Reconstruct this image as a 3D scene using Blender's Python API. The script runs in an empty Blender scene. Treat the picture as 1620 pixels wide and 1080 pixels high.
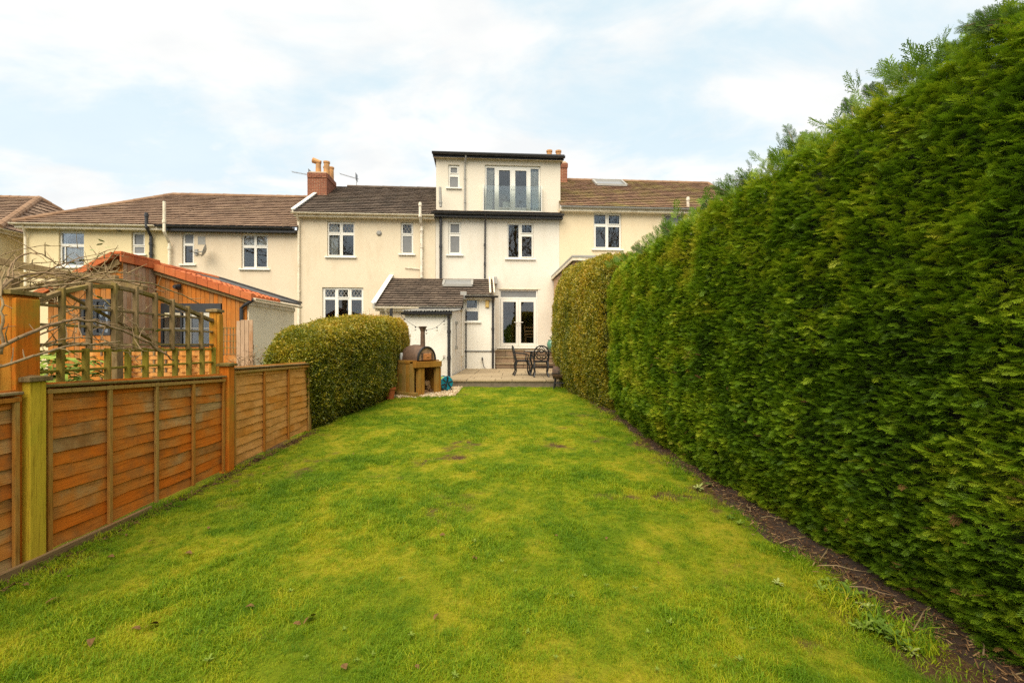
import bpy, bmesh, math, random
import numpy as np
from mathutils import Vector, Matrix
random.seed(7); rng = np.random.default_rng(11)
C = bpy.context.scene
COL = C.collection
R = math.radians

# ------------------------------------------------------------------ camera, light, exposure
F, CX, HY, CZ = 720.0, 810.0, 545.0, 1.4          # focal length in photo pixels, horizon row, eye height
cam_d = bpy.data.cameras.new('camera'); cam = bpy.data.objects.new('camera', cam_d); COL.objects.link(cam)
cam.location = (0, 0, CZ); cam.rotation_euler = (R(90), 0, 0)
cam_d.sensor_width = 36; cam_d.lens = 36 * F / 1620; cam_d.shift_y = 5 / 1620
cam_d.clip_start = 0.05; cam_d.clip_end = 2000
C.camera = cam

SUN_EL, SUN_AZ = R(54), R(198)                    # azimuth clockwise from +Y: high, behind the camera to the east
wld = bpy.data.worlds.new('World'); C.world = wld; wld.use_nodes = True
nt = wld.node_tree; nt.nodes.clear()
def N(t, typ, **kw):
    n = t.nodes.new(typ)
    for k, v in kw.items(): setattr(n, k, v)
    return n
wo = N(nt, 'ShaderNodeOutputWorld'); bg = N(nt, 'ShaderNodeBackground'); bg.inputs[1].default_value = 0.10
sky = N(nt, 'ShaderNodeTexSky', sky_type='NISHITA', sun_disc=False, sun_elevation=SUN_EL, sun_rotation=SUN_AZ,
        altitude=50, air_density=1.0, dust_density=1.6, ozone_density=1.2)
tc = N(nt, 'ShaderNodeTexCoord'); sep = N(nt, 'ShaderNodeSeparateXYZ'); nt.links.new(tc.outputs['Generated'], sep.inputs[0])
za = N(nt, 'ShaderNodeMath', operation='MAXIMUM'); nt.links.new(sep.outputs[2], za.inputs[0]); za.inputs[1].default_value = 0.0
zb = N(nt, 'ShaderNodeMath', operation='ADD'); nt.links.new(za.outputs[0], zb.inputs[0]); zb.inputs[1].default_value = 0.26
dv = N(nt, 'ShaderNodeVectorMath', operation='DIVIDE'); nt.links.new(tc.outputs['Generated'], dv.inputs[0])
cb = N(nt, 'ShaderNodeCombineXYZ')
for i in range(3): nt.links.new(zb.outputs[0], cb.inputs[i])
nt.links.new(cb.outputs[0], dv.inputs[1])
mp = N(nt, 'ShaderNodeMapping'); nt.links.new(dv.outputs[0], mp.inputs[0])
mp.inputs['Location'].default_value = (3.1, 0.7, 0); mp.inputs['Scale'].default_value = (0.75, 1.15, 1)
n1 = N(nt, 'ShaderNodeTexNoise'); nt.links.new(mp.outputs[0], n1.inputs['Vector'])
n1.inputs['Scale'].default_value = 2.6; n1.inputs['Detail'].default_value = 9; n1.inputs['Roughness'].default_value = 0.55; n1.inputs['Distortion'].default_value = 0.35
r1 = N(nt, 'ShaderNodeValToRGB'); nt.links.new(n1.outputs[0], r1.inputs[0])
r1.color_ramp.interpolation = 'EASE'
r1.color_ramp.elements[0].position = 0.33; r1.color_ramp.elements[0].color = (0.10, 0.10, 0.10, 1)
r1.color_ramp.elements[1].position = 0.57; r1.color_ramp.elements[1].color = (1, 1, 1, 1)
# hazier towards the horizon
hz = N(nt, 'ShaderNodeMapRange'); nt.links.new(za.outputs[0], hz.inputs[0])
hz.inputs[1].default_value = 0.0; hz.inputs[2].default_value = 0.5; hz.inputs[3].default_value = 0.75; hz.inputs[4].default_value = 0.0
mxm = N(nt, 'ShaderNodeMath', operation='MAXIMUM'); nt.links.new(r1.outputs[0], mxm.inputs[0]); nt.links.new(hz.outputs[0], mxm.inputs[1])
# cloud brightness: soft grey undersides
n2 = N(nt, 'ShaderNodeTexNoise'); nt.links.new(mp.outputs[0], n2.inputs['Vector']); n2.inputs['Scale'].default_value = 4.5; n2.inputs['Detail'].default_value = 6
r2 = N(nt, 'ShaderNodeValToRGB'); nt.links.new(n2.outputs[0], r2.inputs[0])
r2.color_ramp.elements[0].position = 0.35; r2.color_ramp.elements[0].color = (6.5, 6.65, 6.7, 1)
r2.color_ramp.elements[1].position = 0.62; r2.color_ramp.elements[1].color = (7.6, 7.5, 7.25, 1)
# blue between the clouds: the sky itself seen through a thin veil
veil = N(nt, 'ShaderNodeMix', data_type='RGBA'); veil.inputs[0].default_value = 0.72
nt.links.new(sky.outputs[0], veil.inputs[6]); veil.inputs[7].default_value = (6.3, 7.75, 8.2, 1)
mx = N(nt, 'ShaderNodeMix', data_type='RGBA')
nt.links.new(mxm.outputs[0], mx.inputs[0]); nt.links.new(veil.outputs[2], mx.inputs[6]); nt.links.new(r2.outputs[0], mx.inputs[7])
nt.links.new(mx.outputs[2], bg.inputs[0]); nt.links.new(bg.outputs[0], wo.inputs[0])

sun_d = bpy.data.lights.new('sun', 'SUN'); sun_d.energy = 4.2; sun_d.angle = R(62); sun_d.color = (1.0, 0.89, 0.72)
sun = bpy.data.objects.new('sun', sun_d); COL.objects.link(sun); sun.location = (0, -20, 30)
sdir = Vector((math.cos(SUN_EL) * math.sin(SUN_AZ), math.cos(SUN_EL) * math.cos(SUN_AZ), math.sin(SUN_EL)))
sun.rotation_euler = sdir.to_track_quat('Z', 'Y').to_euler()
C.view_settings.view_transform = 'Standard'; C.view_settings.look = 'None'
C.view_settings.exposure = 0.52; C.view_settings.gamma = 1.0; C.view_settings.use_curve_mapping = False
C.cycles.max_bounces = 8; C.cycles.diffuse_bounces = 3; C.cycles.glossy_bounces = 3; C.cycles.transparent_max_bounces = 12
C.cycles.caustics_reflective = False; C.cycles.caustics_refractive = False
C.cycles.use_denoising = False

# ------------------------------------------------------------------ frames: photo pixel -> place
def at(px, py, Y):
    return ((px - CX) / F * Y, Y, CZ - (py - HY) / F * Y)
TH = math.atan(0.068); OY = 19.45
U = (math.cos(TH), math.sin(TH)); V = (-math.sin(TH), math.cos(TH))
def fp(px, py, v=0.0):                            # point of the terrace plane (v metres behind the facade): u, v, z
    d = ((px - CX) / F, 1.0, (HY - py) / F)
    t = (v + OY * V[1]) / (d[0] * V[0] + d[1] * V[1])
    x, y, z = d[0] * t, t, CZ + d[2] * t
    return (x * U[0] + (y - OY) * U[1], v, z)
def fu(px, v=0.0): return fp(px, 500, v)[0]
def fz(px, py, v=0.0): return fp(px, py, v)[2]
FM = Matrix(((U[0], V[0], 0, 0), (U[1], V[1], 0, OY), (0, 0, 1, 0), (0, 0, 0, 1)))   # facade frame -> world

# ------------------------------------------------------------------ objects
def tag(o, label=None, cat=None, group=None, kind=None):
    if label: o['label'] = label
    if cat: o['category'] = cat
    if group: o['group'] = group
    if kind: o['kind'] = kind
    return o
def thing(name, label, cat, loc=(0, 0, 0), rz=0.0, group=None):
    o = bpy.data.objects.new(name, None); COL.objects.link(o); o.empty_display_size = 0.2
    o.location = loc; o.rotation_euler = (0, 0, rz)
    return tag(o, label, cat, group)
def house_root(name, label, cat, u, v=0.0, z=0.0):
    p = FM @ Vector((u, v, z))
    o = thing(name, label, cat, p, TH); o['off'] = (u, v, z)
    return o
class MB:
    """collects faces; build() links them as one mesh object"""
    def __init__(s): s.v = []; s.f = []; s.r = []
    def add(s, vs, fs, r=None):
        b = len(s.v); s.v += [tuple(p) for p in vs]
        s.f += [tuple(i + b for i in f) for f in fs]
        r = random.random() if r is None else r
        s.r += [r] * len(fs); return s
    def box(s, a, b, r=None):
        x0, y0, z0 = [min(p, q) for p, q in zip(a, b)]; x1, y1, z1 = [max(p, q) for p, q in zip(a, b)]
        return s.add([(x0, y0, z0), (x1, y0, z0), (x1, y1, z0), (x0, y1, z0), (x0, y0, z1), (x1, y0, z1), (x1, y1, z1), (x0, y1, z1)],
                     [(0, 3, 2, 1), (4, 5, 6, 7), (0, 1, 5, 4), (1, 2, 6, 5), (2, 3, 7, 6), (3, 0, 4, 7)], r)
    def quad(s, *p): return s.add(p, [tuple(range(len(p)))])
    def bar(s, p0, p1, w, h, up=(0, 0, 1)):
        p0, p1 = Vector(p0), Vector(p1); d = (p1 - p0).normalized(); up = Vector(up)
        sd = d.cross(up)
        if sd.length < 1e-4: sd = d.cross(Vector((0, 1, 0)))
        sd.normalize(); n = sd.cross(d); vs = []
        for p in (p0, p1):
            for a, b in ((-1, -1), (1, -1), (1, 1), (-1, 1)): vs.append(p + sd * (a * w / 2) + n * (b * h / 2))
        return s.add(vs, [(0, 1, 2, 3), (7, 6, 5, 4), (0, 4, 5, 1), (1, 5, 6, 2), (2, 6, 7, 3), (3, 7, 4, 0)])
    def tube(s, pts, rad, n=8, cap=True):
        pts = [Vector(p) for p in pts]
        if not hasattr(rad, '__len__'): rad = [rad] * len(pts)
        vs = []; fs = []; prev = None
        for i, p in enumerate(pts):
            d = (pts[min(i + 1, len(pts) - 1)] - pts[max(i - 1, 0)]).normalized()
            a = prev if prev is not None else (Vector((0, 0, 1)) if abs(d.z) < 0.9 else Vector((1, 0, 0)))
            x = (a - d * a.dot(d)).normalized(); prev = x; y = d.cross(x)
            for k in range(n):
                t = 2 * math.pi * k / n; vs.append(p + (x * math.cos(t) + y * math.sin(t)) * rad[i])
        for i in range(len(pts) - 1):
            for k in range(n):
                fs.append((i * n + k, i * n + (k + 1) % n, (i + 1) * n + (k + 1) % n, (i + 1) * n + k))
        if cap: fs += [tuple(range(n))[::-1], tuple(range((len(pts) - 1) * n, len(pts) * n))]
        return s.add(vs, fs)
    def lathe(s, prof, c=(0, 0, 0), n=20, axis='Z'):
        vs = []; fs = []
        for (r, h) in prof:
            for k in range(n):
                t = 2 * math.pi * k / n
                q = (r * math.cos(t), r * math.sin(t), h)
                if axis == 'X': q = (h, q[0], q[1])
                if axis == 'Y': q = (q[1], h, q[0])
                vs.append((c[0] + q[0], c[1] + q[1], c[2] + q[2]))
        for i in range(len(prof) - 1):
            for k in range(n): fs.append((i * n + k, i * n + (k + 1) % n, (i + 1) * n + (k + 1) % n, (i + 1) * n + k))
        fs += [tuple(range(n))[::-1], tuple(range((len(prof) - 1) * n, len(prof) * n))]
        return s.add(vs, fs)
    def prism(s, poly, a, b, axis=1):
        """polygon in the two other axes, extruded from a to b along axis"""
        n = len(poly); vs = []
        for h in (a, b):
            for p in poly:
                q = list(p); q.insert(axis, h); vs.append(tuple(q))
        return s.add(vs, [tuple(range(n)), tuple(range(2 * n - 1, n - 1, -1))] + [(i, (i + 1) % n + 0, (i + 1) % n + n, i + n) for i in range(n)])
    def holes(s, u0, u1, z0, z1, ops, v0, v1):
        """plate in u,z between v0 (front) and v1 (back) with rectangular openings"""
        us = sorted({u0, u1, *[c for o in ops for c in (o[0], o[2])]}); zs = sorted({z0, z1, *[c for o in ops for c in (o[1], o[3])]})
        us = [u for u in us if u0 <= u <= u1]; zs = [z for z in zs if z0 <= z <= z1]
        solid = {}
        for i in range(len(us) - 1):
            for j in range(len(zs) - 1):
                cu, cz = (us[i] + us[i + 1]) / 2, (zs[j] + zs[j + 1]) / 2
                solid[i, j] = not any(o[0] < cu < o[2] and o[1] < cz < o[3] for o in ops)
        for (i, j), k in solid.items():
            if not k: continue
            a, b, c, d = us[i], us[i + 1], zs[j], zs[j + 1]
            s.quad((a, v0, c), (b, v0, c), (b, v0, d), (a, v0, d)); s.quad((b, v1, c), (a, v1, c), (a, v1, d), (b, v1, d))
            if not solid.get((i - 1, j)): s.quad((a, v1, c), (a, v0, c), (a, v0, d), (a, v1, d))
            if not solid.get((i + 1, j)): s.quad((b, v0, c), (b, v1, c), (b, v1, d), (b, v0, d))
            if not solid.get((i, j - 1)): s.quad((a, v1, c), (b, v1, c), (b, v0, c), (a, v0, c))
            if not solid.get((i, j + 1)): s.quad((a, v0, d), (b, v0, d), (b, v1, d), (a, v1, d))
        return s
    def mesh(s, name, mat=None, smooth=False):
        me = bpy.data.meshes.new(name); me.from_pydata(s.v, [], s.f); me.update()
        at_ = me.attributes.new('rnd', 'FLOAT', 'FACE'); at_.data.foreach_set('value', s.r)
        bm = bmesh.new(); bm.from_mesh(me); bmesh.ops.recalc_face_normals(bm, faces=bm.faces); bm.to_mesh(me); bm.free()
        if mat: me.materials.append(mat)
        if smooth: me.polygons.foreach_set('use_smooth', [True] * len(me.polygons))
        return me
    def build(s, name, mat=None, parent=None, root=None, smooth=False, bevel=0.0):
        """verts are given in the frame of root (facade frame for houses), parent may be a part of it"""
        if root is None and parent is not None: root = parent
        off = None
        q = root
        while q is not None and off is None:
            if 'off' in q: off = tuple(q['off'])
            q = q.parent
        if off: s.v = [(x - off[0], y - off[1], z - off[2]) for x, y, z in s.v]
        return link(name, s.mesh(name, mat, smooth), parent, bevel)
def link(name, me, parent=None, bevel=0.0):
    o = bpy.data.objects.new(name, me); COL.objects.link(o)
    if parent is not None: o.parent = parent
    if bevel:
        m = o.modifiers.new('bevel', 'BEVEL'); m.width = bevel; m.segments = 2; m.limit_method = 'ANGLE'; m.angle_limit = R(40)
    return o

# ------------------------------------------------------------------ smooth value noise in numpy
def _h(ix, iy, iz, s):
    n = (ix * 374761393 + iy * 668265263 + iz * 2147483647 + s * 974634777) & 0xFFFFFFFF
    n = ((n ^ (n >> 13)) * 1274126177) & 0xFFFFFFFF
    return ((n ^ (n >> 16)) & 0xFFFF) / 65535.0
def noise(p, s=0):
    p = np.asarray(p, float); i = np.floor(p).astype(np.int64); f = p - i; f = f * f * (3 - 2 * f); r = 0
    for dx in (0, 1):
        for dy in (0, 1):
            for dz in (0, 1):
                w = (f[:, 0] if dx else 1 - f[:, 0]) * (f[:, 1] if dy else 1 - f[:, 1]) * (f[:, 2] if dz else 1 - f[:, 2])
                r = r + w * _h(i[:, 0] + dx, i[:, 1] + dy, i[:, 2] + dz, s)
    return r
def fbm(p, o=4, s=0):
    p = np.asarray(p, float); a = 0.5; r = 0; t = 0
    for k in range(o): r = r + a * noise(p * 2 ** k + k * 17.3, s + k); t += a; a *= 0.55
    return r / t

# ------------------------------------------------------------------ materials
MATS = {}
def newmat(name):
    m = bpy.data.materials.new(name); m.use_nodes = True; MATS[name] = m
    t = m.node_tree; b = t.nodes['Principled BSDF']
    return m, t, b
def ramp(t, src, stops):
    r = N(t, 'ShaderNodeValToRGB'); t.links.new(src, r.inputs[0]); e = r.color_ramp.elements
    while len(e) < len(stops): e.new(0.5)
    for k, (p, c) in enumerate(stops): e[k].position = p; e[k].color = (*c, 1)
    return r.outputs[0]
def tex(t, scale, detail=5, rough=0.6, stretch=None, coord='Object', dist=0.0, vec=None):
    n = N(t, 'ShaderNodeTexNoise'); n.inputs['Scale'].default_value = scale; n.inputs['Detail'].default_value = detail
    n.inputs['Roughness'].default_value = rough; n.inputs['Distortion'].default_value = dist
    if vec is None: vec = N(t, 'ShaderNodeTexCoord').outputs[coord]
    if stretch:
        q = N(t, 'ShaderNodeMapping'); q.inputs['Scale'].default_value = stretch; t.links.new(vec, q.inputs[0]); vec = q.outputs[0]
    t.links.new(vec, n.inputs['Vector']); return n.outputs[0]
def mixc(t, fac, a, b, mode='MIX'):
    m = N(t, 'ShaderNodeMix', data_type='RGBA', blend_type=mode)
    for k, x in ((0, fac), (6, a), (7, b)):
        if isinstance(x, (int, float)): m.inputs[k].default_value = x
        elif isinstance(x, tuple): m.inputs[k].default_value = (*x, 1)
        else: t.links.new(x, m.inputs[k])
    return m.outputs[2]
def bump(t, b, h, strength=0.3, dist=0.01):
    n = N(t, 'ShaderNodeBump'); n.inputs['Strength'].default_value = strength; n.inputs['Distance'].default_value = dist
    t.links.new(h, n.inputs['Height']); t.links.new(n.outputs[0], b.inputs['Normal'])
def setv(t, b, k, x):
    if isinstance(x, (int, float)): b.inputs[k].default_value = x
    elif isinstance(x, tuple): b.inputs[k].default_value = (*x, 1)
    else: t.links.new(x, b.inputs[k])
def plain(name, col, rough=0.5, metal=0.0, var=0.12, scale=6.0, bmp=0.0, dirt=None, spec=0.5):
    m, t, b = newmat(name); b.inputs['Specular IOR Level'].default_value = spec
    a = tex(t, scale, 6, 0.65)
    c = ramp(t, a, [(0.3, tuple(x * (1 - var) for x in col)), (0.7, tuple(min(1, x * (1 + var)) for x in col))])
    if dirt:
        d = ramp(t, tex(t, scale * 0.45, 7, 0.7), [(0.48, (0, 0, 0)), (0.72, (1, 1, 1))]); c = mixc(t, d, c, dirt)
    setv(t, b, 'Base Color', c); b.inputs['Roughness'].default_value = rough; b.inputs['Metallic'].default_value = metal
    if bmp: bump(t, b, tex(t, scale * 8, 4), bmp, 0.004)
    return m
def render_mat(name, col, stain=(0.35, 0.27, 0.17), amt=0.35):
    """pebble-dash / roughcast wall: small lumps, faint rain streaks, blotches"""
    m, t, b = newmat(name)
    fine = tex(t, 28, 5, 0.75); big = tex(t, 0.7, 6, 0.6); st = tex(t, 1.1, 6, 0.7, (1.3, 1.3, 0.45))
    c = ramp(t, fine, [(0.25, tuple(x * 0.88 for x in col)), (0.5, col), (0.8, tuple(min(0.92, x * 1.05) for x in col))])
    f1 = ramp(t, st, [(0.5, (0, 0, 0)), (0.85, (amt, amt, amt))]); c = mixc(t, f1, c, stain)
    f2 = ramp(t, big, [(0.5, (0, 0, 0)), (0.8, (amt * 0.7,) * 3)]); c = mixc(t, f2, c, tuple(x * 0.62 for x in col))
    setv(t, b, 'Base Color', c); b.inputs['Roughness'].default_value = 0.92; b.inputs['Specular IOR Level'].default_value = 0.2
    v = N(t, 'ShaderNodeTexVoronoi'); v.inputs['Scale'].default_value = 34
    t.links.new(N(t, 'ShaderNodeTexCoord').outputs['Object'], v.inputs['Vector'])
    bump(t, b, v.outputs['Distance'], 0.22, 0.008)
    return m
def wood(name, cols, grain=(1, 1, 14), rough=0.8, green=0.0, patch=1.3, rnd=0.35, greencol=(0.16, 0.15, 0.02)):
    """timber: streaky grain along the long axis, blotches of weather, a tone of its own for each piece"""
    m, t, b = newmat(name)
    oi = N(t, 'ShaderNodeObjectInfo'); co = N(t, 'ShaderNodeTexCoord').outputs['Object']
    sh = N(t, 'ShaderNodeVectorMath', operation='MULTIPLY_ADD'); t.links.new(oi.outputs['Random'], sh.inputs[0])
    sh.inputs[1].default_value = (37, 53, 71); t.links.new(co, sh.inputs[2]); vec = sh.outputs[0]
    g = tex(t, 9, 8, 0.7, grain, vec=vec, dist=0.4); w = tex(t, patch, 6, 0.65, vec=vec)
    a = N(t, 'ShaderNodeMath', operation='MULTIPLY_ADD'); t.links.new(oi.outputs['Random'], a.inputs[0]); a.inputs[1].default_value = rnd
    t.links.new(w, a.inputs[2])
    a2 = N(t, 'ShaderNodeMath', operation='SUBTRACT'); t.links.new(a.outputs[0], a2.inputs[0]); a2.inputs[1].default_value = rnd / 2
    n = len(cols); c = ramp(t, a2.outputs[0], [(0.34 + 0.32 * k / max(1, n - 1), cc) for k, cc in enumerate(cols)])
    gd = ramp(t, g, [(0.3, (0.40, 0.35, 0.29)), (0.5, (1, 1, 1)), (0.8, (1.12, 1.1, 1.05))])
    c = mixc(t, 0.85, c, gd, 'MULTIPLY')
    if green:
        gg = ramp(t, tex(t, 2.3, 6, 0.65, vec=vec), [(0.62 - 0.3 * green, (0, 0, 0)), (0.80 - 0.3 * green, (0.85, 0.85, 0.85))])
        c = mixc(t, gg, c, greencol)
    setv(t, b, 'Base Color', c); b.inputs['Roughness'].default_value = rough; b.inputs['Specular IOR Level'].default_value = 0.06
    bump(t, b, g, 0.45, 0.004)
    return m
def tilemat(name, dark, mid, light, moss=None, mossamt=0.5):
    m, t, b = newmat(name)
    at_ = N(t, 'ShaderNodeAttribute', attribute_name='rnd'); w = tex(t, 1.6, 6, 0.7); f = tex(t, 22, 5, 0.7)
    a = N(t, 'ShaderNodeMath', operation='MULTIPLY_ADD'); t.links.new(at_.outputs['Fac'], a.inputs[0]); a.inputs[1].default_value = 0.16; t.links.new(w, a.inputs[2])
    a2 = N(t, 'ShaderNodeMath', operation='SUBTRACT'); t.links.new(a.outputs[0], a2.inputs[0]); a2.inputs[1].default_value = 0.08
    c = ramp(t, a2.outputs[0], [(0.25, dark), (0.5, mid), (0.78, light)])
    c = mixc(t, 0.6, c, ramp(t, f, [(0.3, (0.6, 0.6, 0.6)), (0.7, (1.15, 1.15, 1.15))]), 'MULTIPLY')
    if moss:
        mm = ramp(t, tex(t, 0.9, 8, 0.72), [(0.62 - mossamt * 0.2, (0, 0, 0)), (0.86 - mossamt * 0.2, (0.8, 0.8, 0.8))]); c = mixc(t, mm, c, moss)
    setv(t, b, 'Base Color', c); b.inputs['Roughness'].default_value = 0.85; bump(t, b, f, 0.3, 0.004)
    return m
def leafmat(name, stops, transl=0.3, rough=0.45, spec=0.35):
    m, t, b = newmat(name)
    a = N(t, 'ShaderNodeAttribute', attribute_type='INSTANCER', attribute_name='tint'); r = N(t, 'ShaderNodeAttribute', attribute_name='rnd')
    q = N(t, 'ShaderNodeMath', operation='MULTIPLY_ADD'); t.links.new(r.outputs['Fac'], q.inputs[0]); q.inputs[1].default_value = 0.24; t.links.new(a.outputs['Fac'], q.inputs[2])
    q2 = N(t, 'ShaderNodeMath', operation='SUBTRACT'); t.links.new(q.outputs[0], q2.inputs[0]); q2.inputs[1].default_value = 0.12
    c = ramp(t, q2.outputs[0], stops)
    setv(t, b, 'Base Color', c); b.inputs['Roughness'].default_value = rough; b.inputs['Specular IOR Level'].default_value = spec
    tr = N(t, 'ShaderNodeBsdfTranslucent'); t.links.new(c, tr.inputs[0]); mxs = N(t, 'ShaderNodeMixShader'); mxs.inputs[0].default_value = transl
    out = t.nodes['Material Output']; t.links.new(b.outputs[0], mxs.inputs[1]); t.links.new(tr.outputs[0], mxs.inputs[2]); t.links.new(mxs.outputs[0], out.inputs[0])
    return m
def glassmat(name, tint=(0.90, 0.92, 0.92), boost=0.06):
    m, t, b = newmat(name); t.nodes.remove(b)
    tp = N(t, 'ShaderNodeBsdfTransparent'); tp.inputs[0].default_value = (*tint, 1)
    gl = N(t, 'ShaderNodeBsdfGlossy'); gl.inputs['Roughness'].default_value = 0.015; gl.inputs[0].default_value = (0.95, 0.97, 1, 1)
    nb = N(t, 'ShaderNodeBump'); nb.inputs['Strength'].default_value = 0.05; nb.inputs['Distance'].default_value = 0.02
    t.links.new(tex(t, 2.2, 2), nb.inputs['Height']); t.links.new(nb.outputs[0], gl.inputs['Normal'])
    fr = N(t, 'ShaderNodeFresnel'); fr.inputs[0].default_value = 1.5
    ad = N(t, 'ShaderNodeMath', operation='ADD'); t.links.new(fr.outputs[0], ad.inputs[0]); ad.inputs[1].default_value = boost
    mx_ = N(t, 'ShaderNodeMixShader'); t.links.new(ad.outputs[0], mx_.inputs[0]); t.links.new(tp.outputs[0], mx_.inputs[1]); t.links.new(gl.outputs[0], mx_.inputs[2])
    t.links.new(mx_.outputs[0], t.nodes['Material Output'].inputs[0]); return m

M_cream = render_mat('render_cream', (0.68, 0.585, 0.43), (0.42, 0.30, 0.17), 0.42)
M_peach = render_mat('render_peach', (0.68, 0.575, 0.425), (0.45, 0.30, 0.16), 0.42)
M_yellow = render_mat('render_yellow', (0.72, 0.605, 0.36), (0.45, 0.32, 0.14), 0.30)
M_white = render_mat('render_white', (0.70, 0.655, 0.565), (0.45, 0.38, 0.26), 0.42)
M_apricot = render_mat('render_apricot', (0.70, 0.585, 0.40), (0.45, 0.30, 0.16), 0.25)
M_paintwhite = render_mat('painted_brick_white', (0.80, 0.77, 0.68), (0.40, 0.34, 0.22), 0.35)
M_upvc = plain('white_upvc', (0.76, 0.74, 0.67), 0.35, var=0.03)
M_trim = plain('cream_trim', (0.76, 0.68, 0.52), 0.5, var=0.08, dirt=(0.45, 0.36, 0.22))
M_oldwhite = plain('peeling_white', (0.74, 0.68, 0.56), 0.6, var=0.15, scale=9, dirt=(0.30, 0.20, 0.12))
M_black = plain('black_plastic', (0.028, 0.028, 0.030), 0.38, var=0.2)
M_grey = plain('grey_plastic', (0.30, 0.29, 0.26), 0.5, var=0.12)
M_lead = plain('lead_flashing', (0.34, 0.33, 0.30), 0.5, var=0.15, scale=4)
M_glass = glassmat('window_glass', boost=0.03)
M_balglass = glassmat('balustrade_glass', (0.93, 0.96, 0.94), 0.04)
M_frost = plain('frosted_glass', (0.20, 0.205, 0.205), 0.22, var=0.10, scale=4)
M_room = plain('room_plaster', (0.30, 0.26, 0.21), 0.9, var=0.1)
M_curtain = plain('net_curtain', (0.74, 0.72, 0.66), 0.9, var=0.05)
M_tileB = tilemat('concrete_tile_brown', (0.13, 0.078, 0.048), (0.24, 0.148, 0.092), (0.37, 0.25, 0.16), (0.24, 0.19, 0.10), 0.3)
M_tileC = tilemat('concrete_tile_dark', (0.055, 0.040, 0.028), (0.12, 0.085, 0.06), (0.21, 0.155, 0.11), (0.13, 0.115, 0.07), 0.25)
M_tileE = tilemat('concrete_tile_mossy', (0.14, 0.075, 0.045), (0.25, 0.14, 0.08), (0.36, 0.225, 0.12), (0.29, 0.26, 0.05), 0.75)
M_clay = tilemat('clay_tile_orange', (0.36, 0.075, 0.018), (0.50, 0.12, 0.026), (0.56, 0.19, 0.06))
M_ridge = tilemat('ridge_brown', (0.16, 0.085, 0.045), (0.26, 0.15, 0.08), (0.34, 0.21, 0.12), (0.25, 0.2, 0.1), 0.3)
M_brick = tilemat('red_brick', (0.17, 0.065, 0.035), (0.28, 0.10, 0.05), (0.36, 0.17, 0.09))
M_mortar = plain('mortar', (0.50, 0.40, 0.28), 0.95, var=0.15, bmp=0.3)
M_pot = plain('clay_pot_buff', (0.52, 0.27, 0.10), 0.8, var=0.15, scale=5, dirt=(0.25, 0.14, 0.07))
M_metal = plain('aerial_metal', (0.25, 0.25, 0.25), 0.4, 0.7)
M_iron = plain('black_cast_iron', (0.009, 0.009, 0.009), 0.5, 0.0, var=0.3, scale=20)
M_rust = plain('rusty_steel', (0.13, 0.075, 0.045), 0.7, 0.25, var=0.35, scale=9, bmp=0.2, dirt=(0.05, 0.035, 0.026))
M_stone = tilemat('patio_stone', (0.22, 0.155, 0.085), (0.33, 0.25, 0.145), (0.42, 0.33, 0.20), (0.15, 0.125, 0.06), 0.45)
M_stepstone = tilemat('step_stone', (0.17, 0.11, 0.065), (0.26, 0.17, 0.10), (0.36, 0.26, 0.17), (0.10, 0.085, 0.05), 0.45)
M_fence = wood('fence_stain', [(0.66, 0.16, 0.014), (0.64, 0.18, 0.020), (0.58, 0.22, 0.045), (0.48, 0.29, 0.12)], (1.2, 0.55, 13), green=0.42, greencol=(0.25, 0.115, 0.035), rnd=0.20)
M_fencepale = wood('fence_pale', [(0.72, 0.31, 0.07), (0.74, 0.36, 0.11), (0.66, 0.25, 0.04)], (1.2, 0.55, 13), green=0.30, greencol=(0.38, 0.16, 0.03), rnd=0.2)
M_batten = wood('fence_batten', [(0.42, 0.16, 0.025), (0.44, 0.20, 0.04), (0.40, 0.24, 0.07)], (9, 9, 0.6), green=0.15, greencol=(0.26, 0.19, 0.03))
M_gravelboard = wood('gravel_board_timber', [(0.20, 0.095, 0.03), (0.26, 0.14, 0.05), (0.24, 0.15, 0.07)], (3, 0.5, 9), green=0.2)
M_postgreen = wood('post_algae', [(0.56, 0.22, 0.022), (0.60, 0.36, 0.028), (0.58, 0.40, 0.035)], (10, 10, 0.5), green=0.25, greencol=(0.46, 0.40, 0.03))
M_postorange = wood('post_orange', [(0.625, 0.163, 0.015), (0.575, 0.200, 0.025), (0.475, 0.250, 0.037)], (10, 10, 0.5), green=0.22, greencol=(0.30, 0.24, 0.03))
M_trellis = wood('trellis_grey', [(0.205, 0.141, 0.064), (0.269, 0.191, 0.099), (0.205, 0.148, 0.046)], (5, 5, 0.8), green=0.25, greencol=(0.23, 0.19, 0.03))
M_trellisgreen = wood('trellis_algae', [(0.266, 0.194, 0.044), (0.230, 0.194, 0.026)], (5, 5, 0.8), green=0.5, greencol=(0.33, 0.26, 0.03))
M_clad = wood('cladding_orange', [(0.52, 0.17, 0.030), (0.46, 0.18, 0.042), (0.40, 0.18, 0.06)], (9, 9, 0.5), rnd=0.5, green=0.2, greencol=(0.24, 0.11, 0.04))
M_cladgrey = wood('cladding_grey', [(0.432, 0.297, 0.189), (0.486, 0.338, 0.216), (0.405, 0.230, 0.121)], (9, 9, 0.5), rnd=0.5)
M_sleeper = wood('oven_stand_timber', [(0.324, 0.150, 0.026), (0.384, 0.192, 0.036), (0.324, 0.204, 0.060)], (7, 7, 0.6), green=0.15)
M_bark = wood('stem_bark', [(0.229, 0.156, 0.089), (0.312, 0.218, 0.125), (0.270, 0.208, 0.104)], (3, 3, 3), green=0.1)
M_log = wood('firewood', [(0.20, 0.12, 0.06), (0.36, 0.22, 0.11), (0.16, 0.09, 0.05)], (3, 3, 3))

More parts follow.
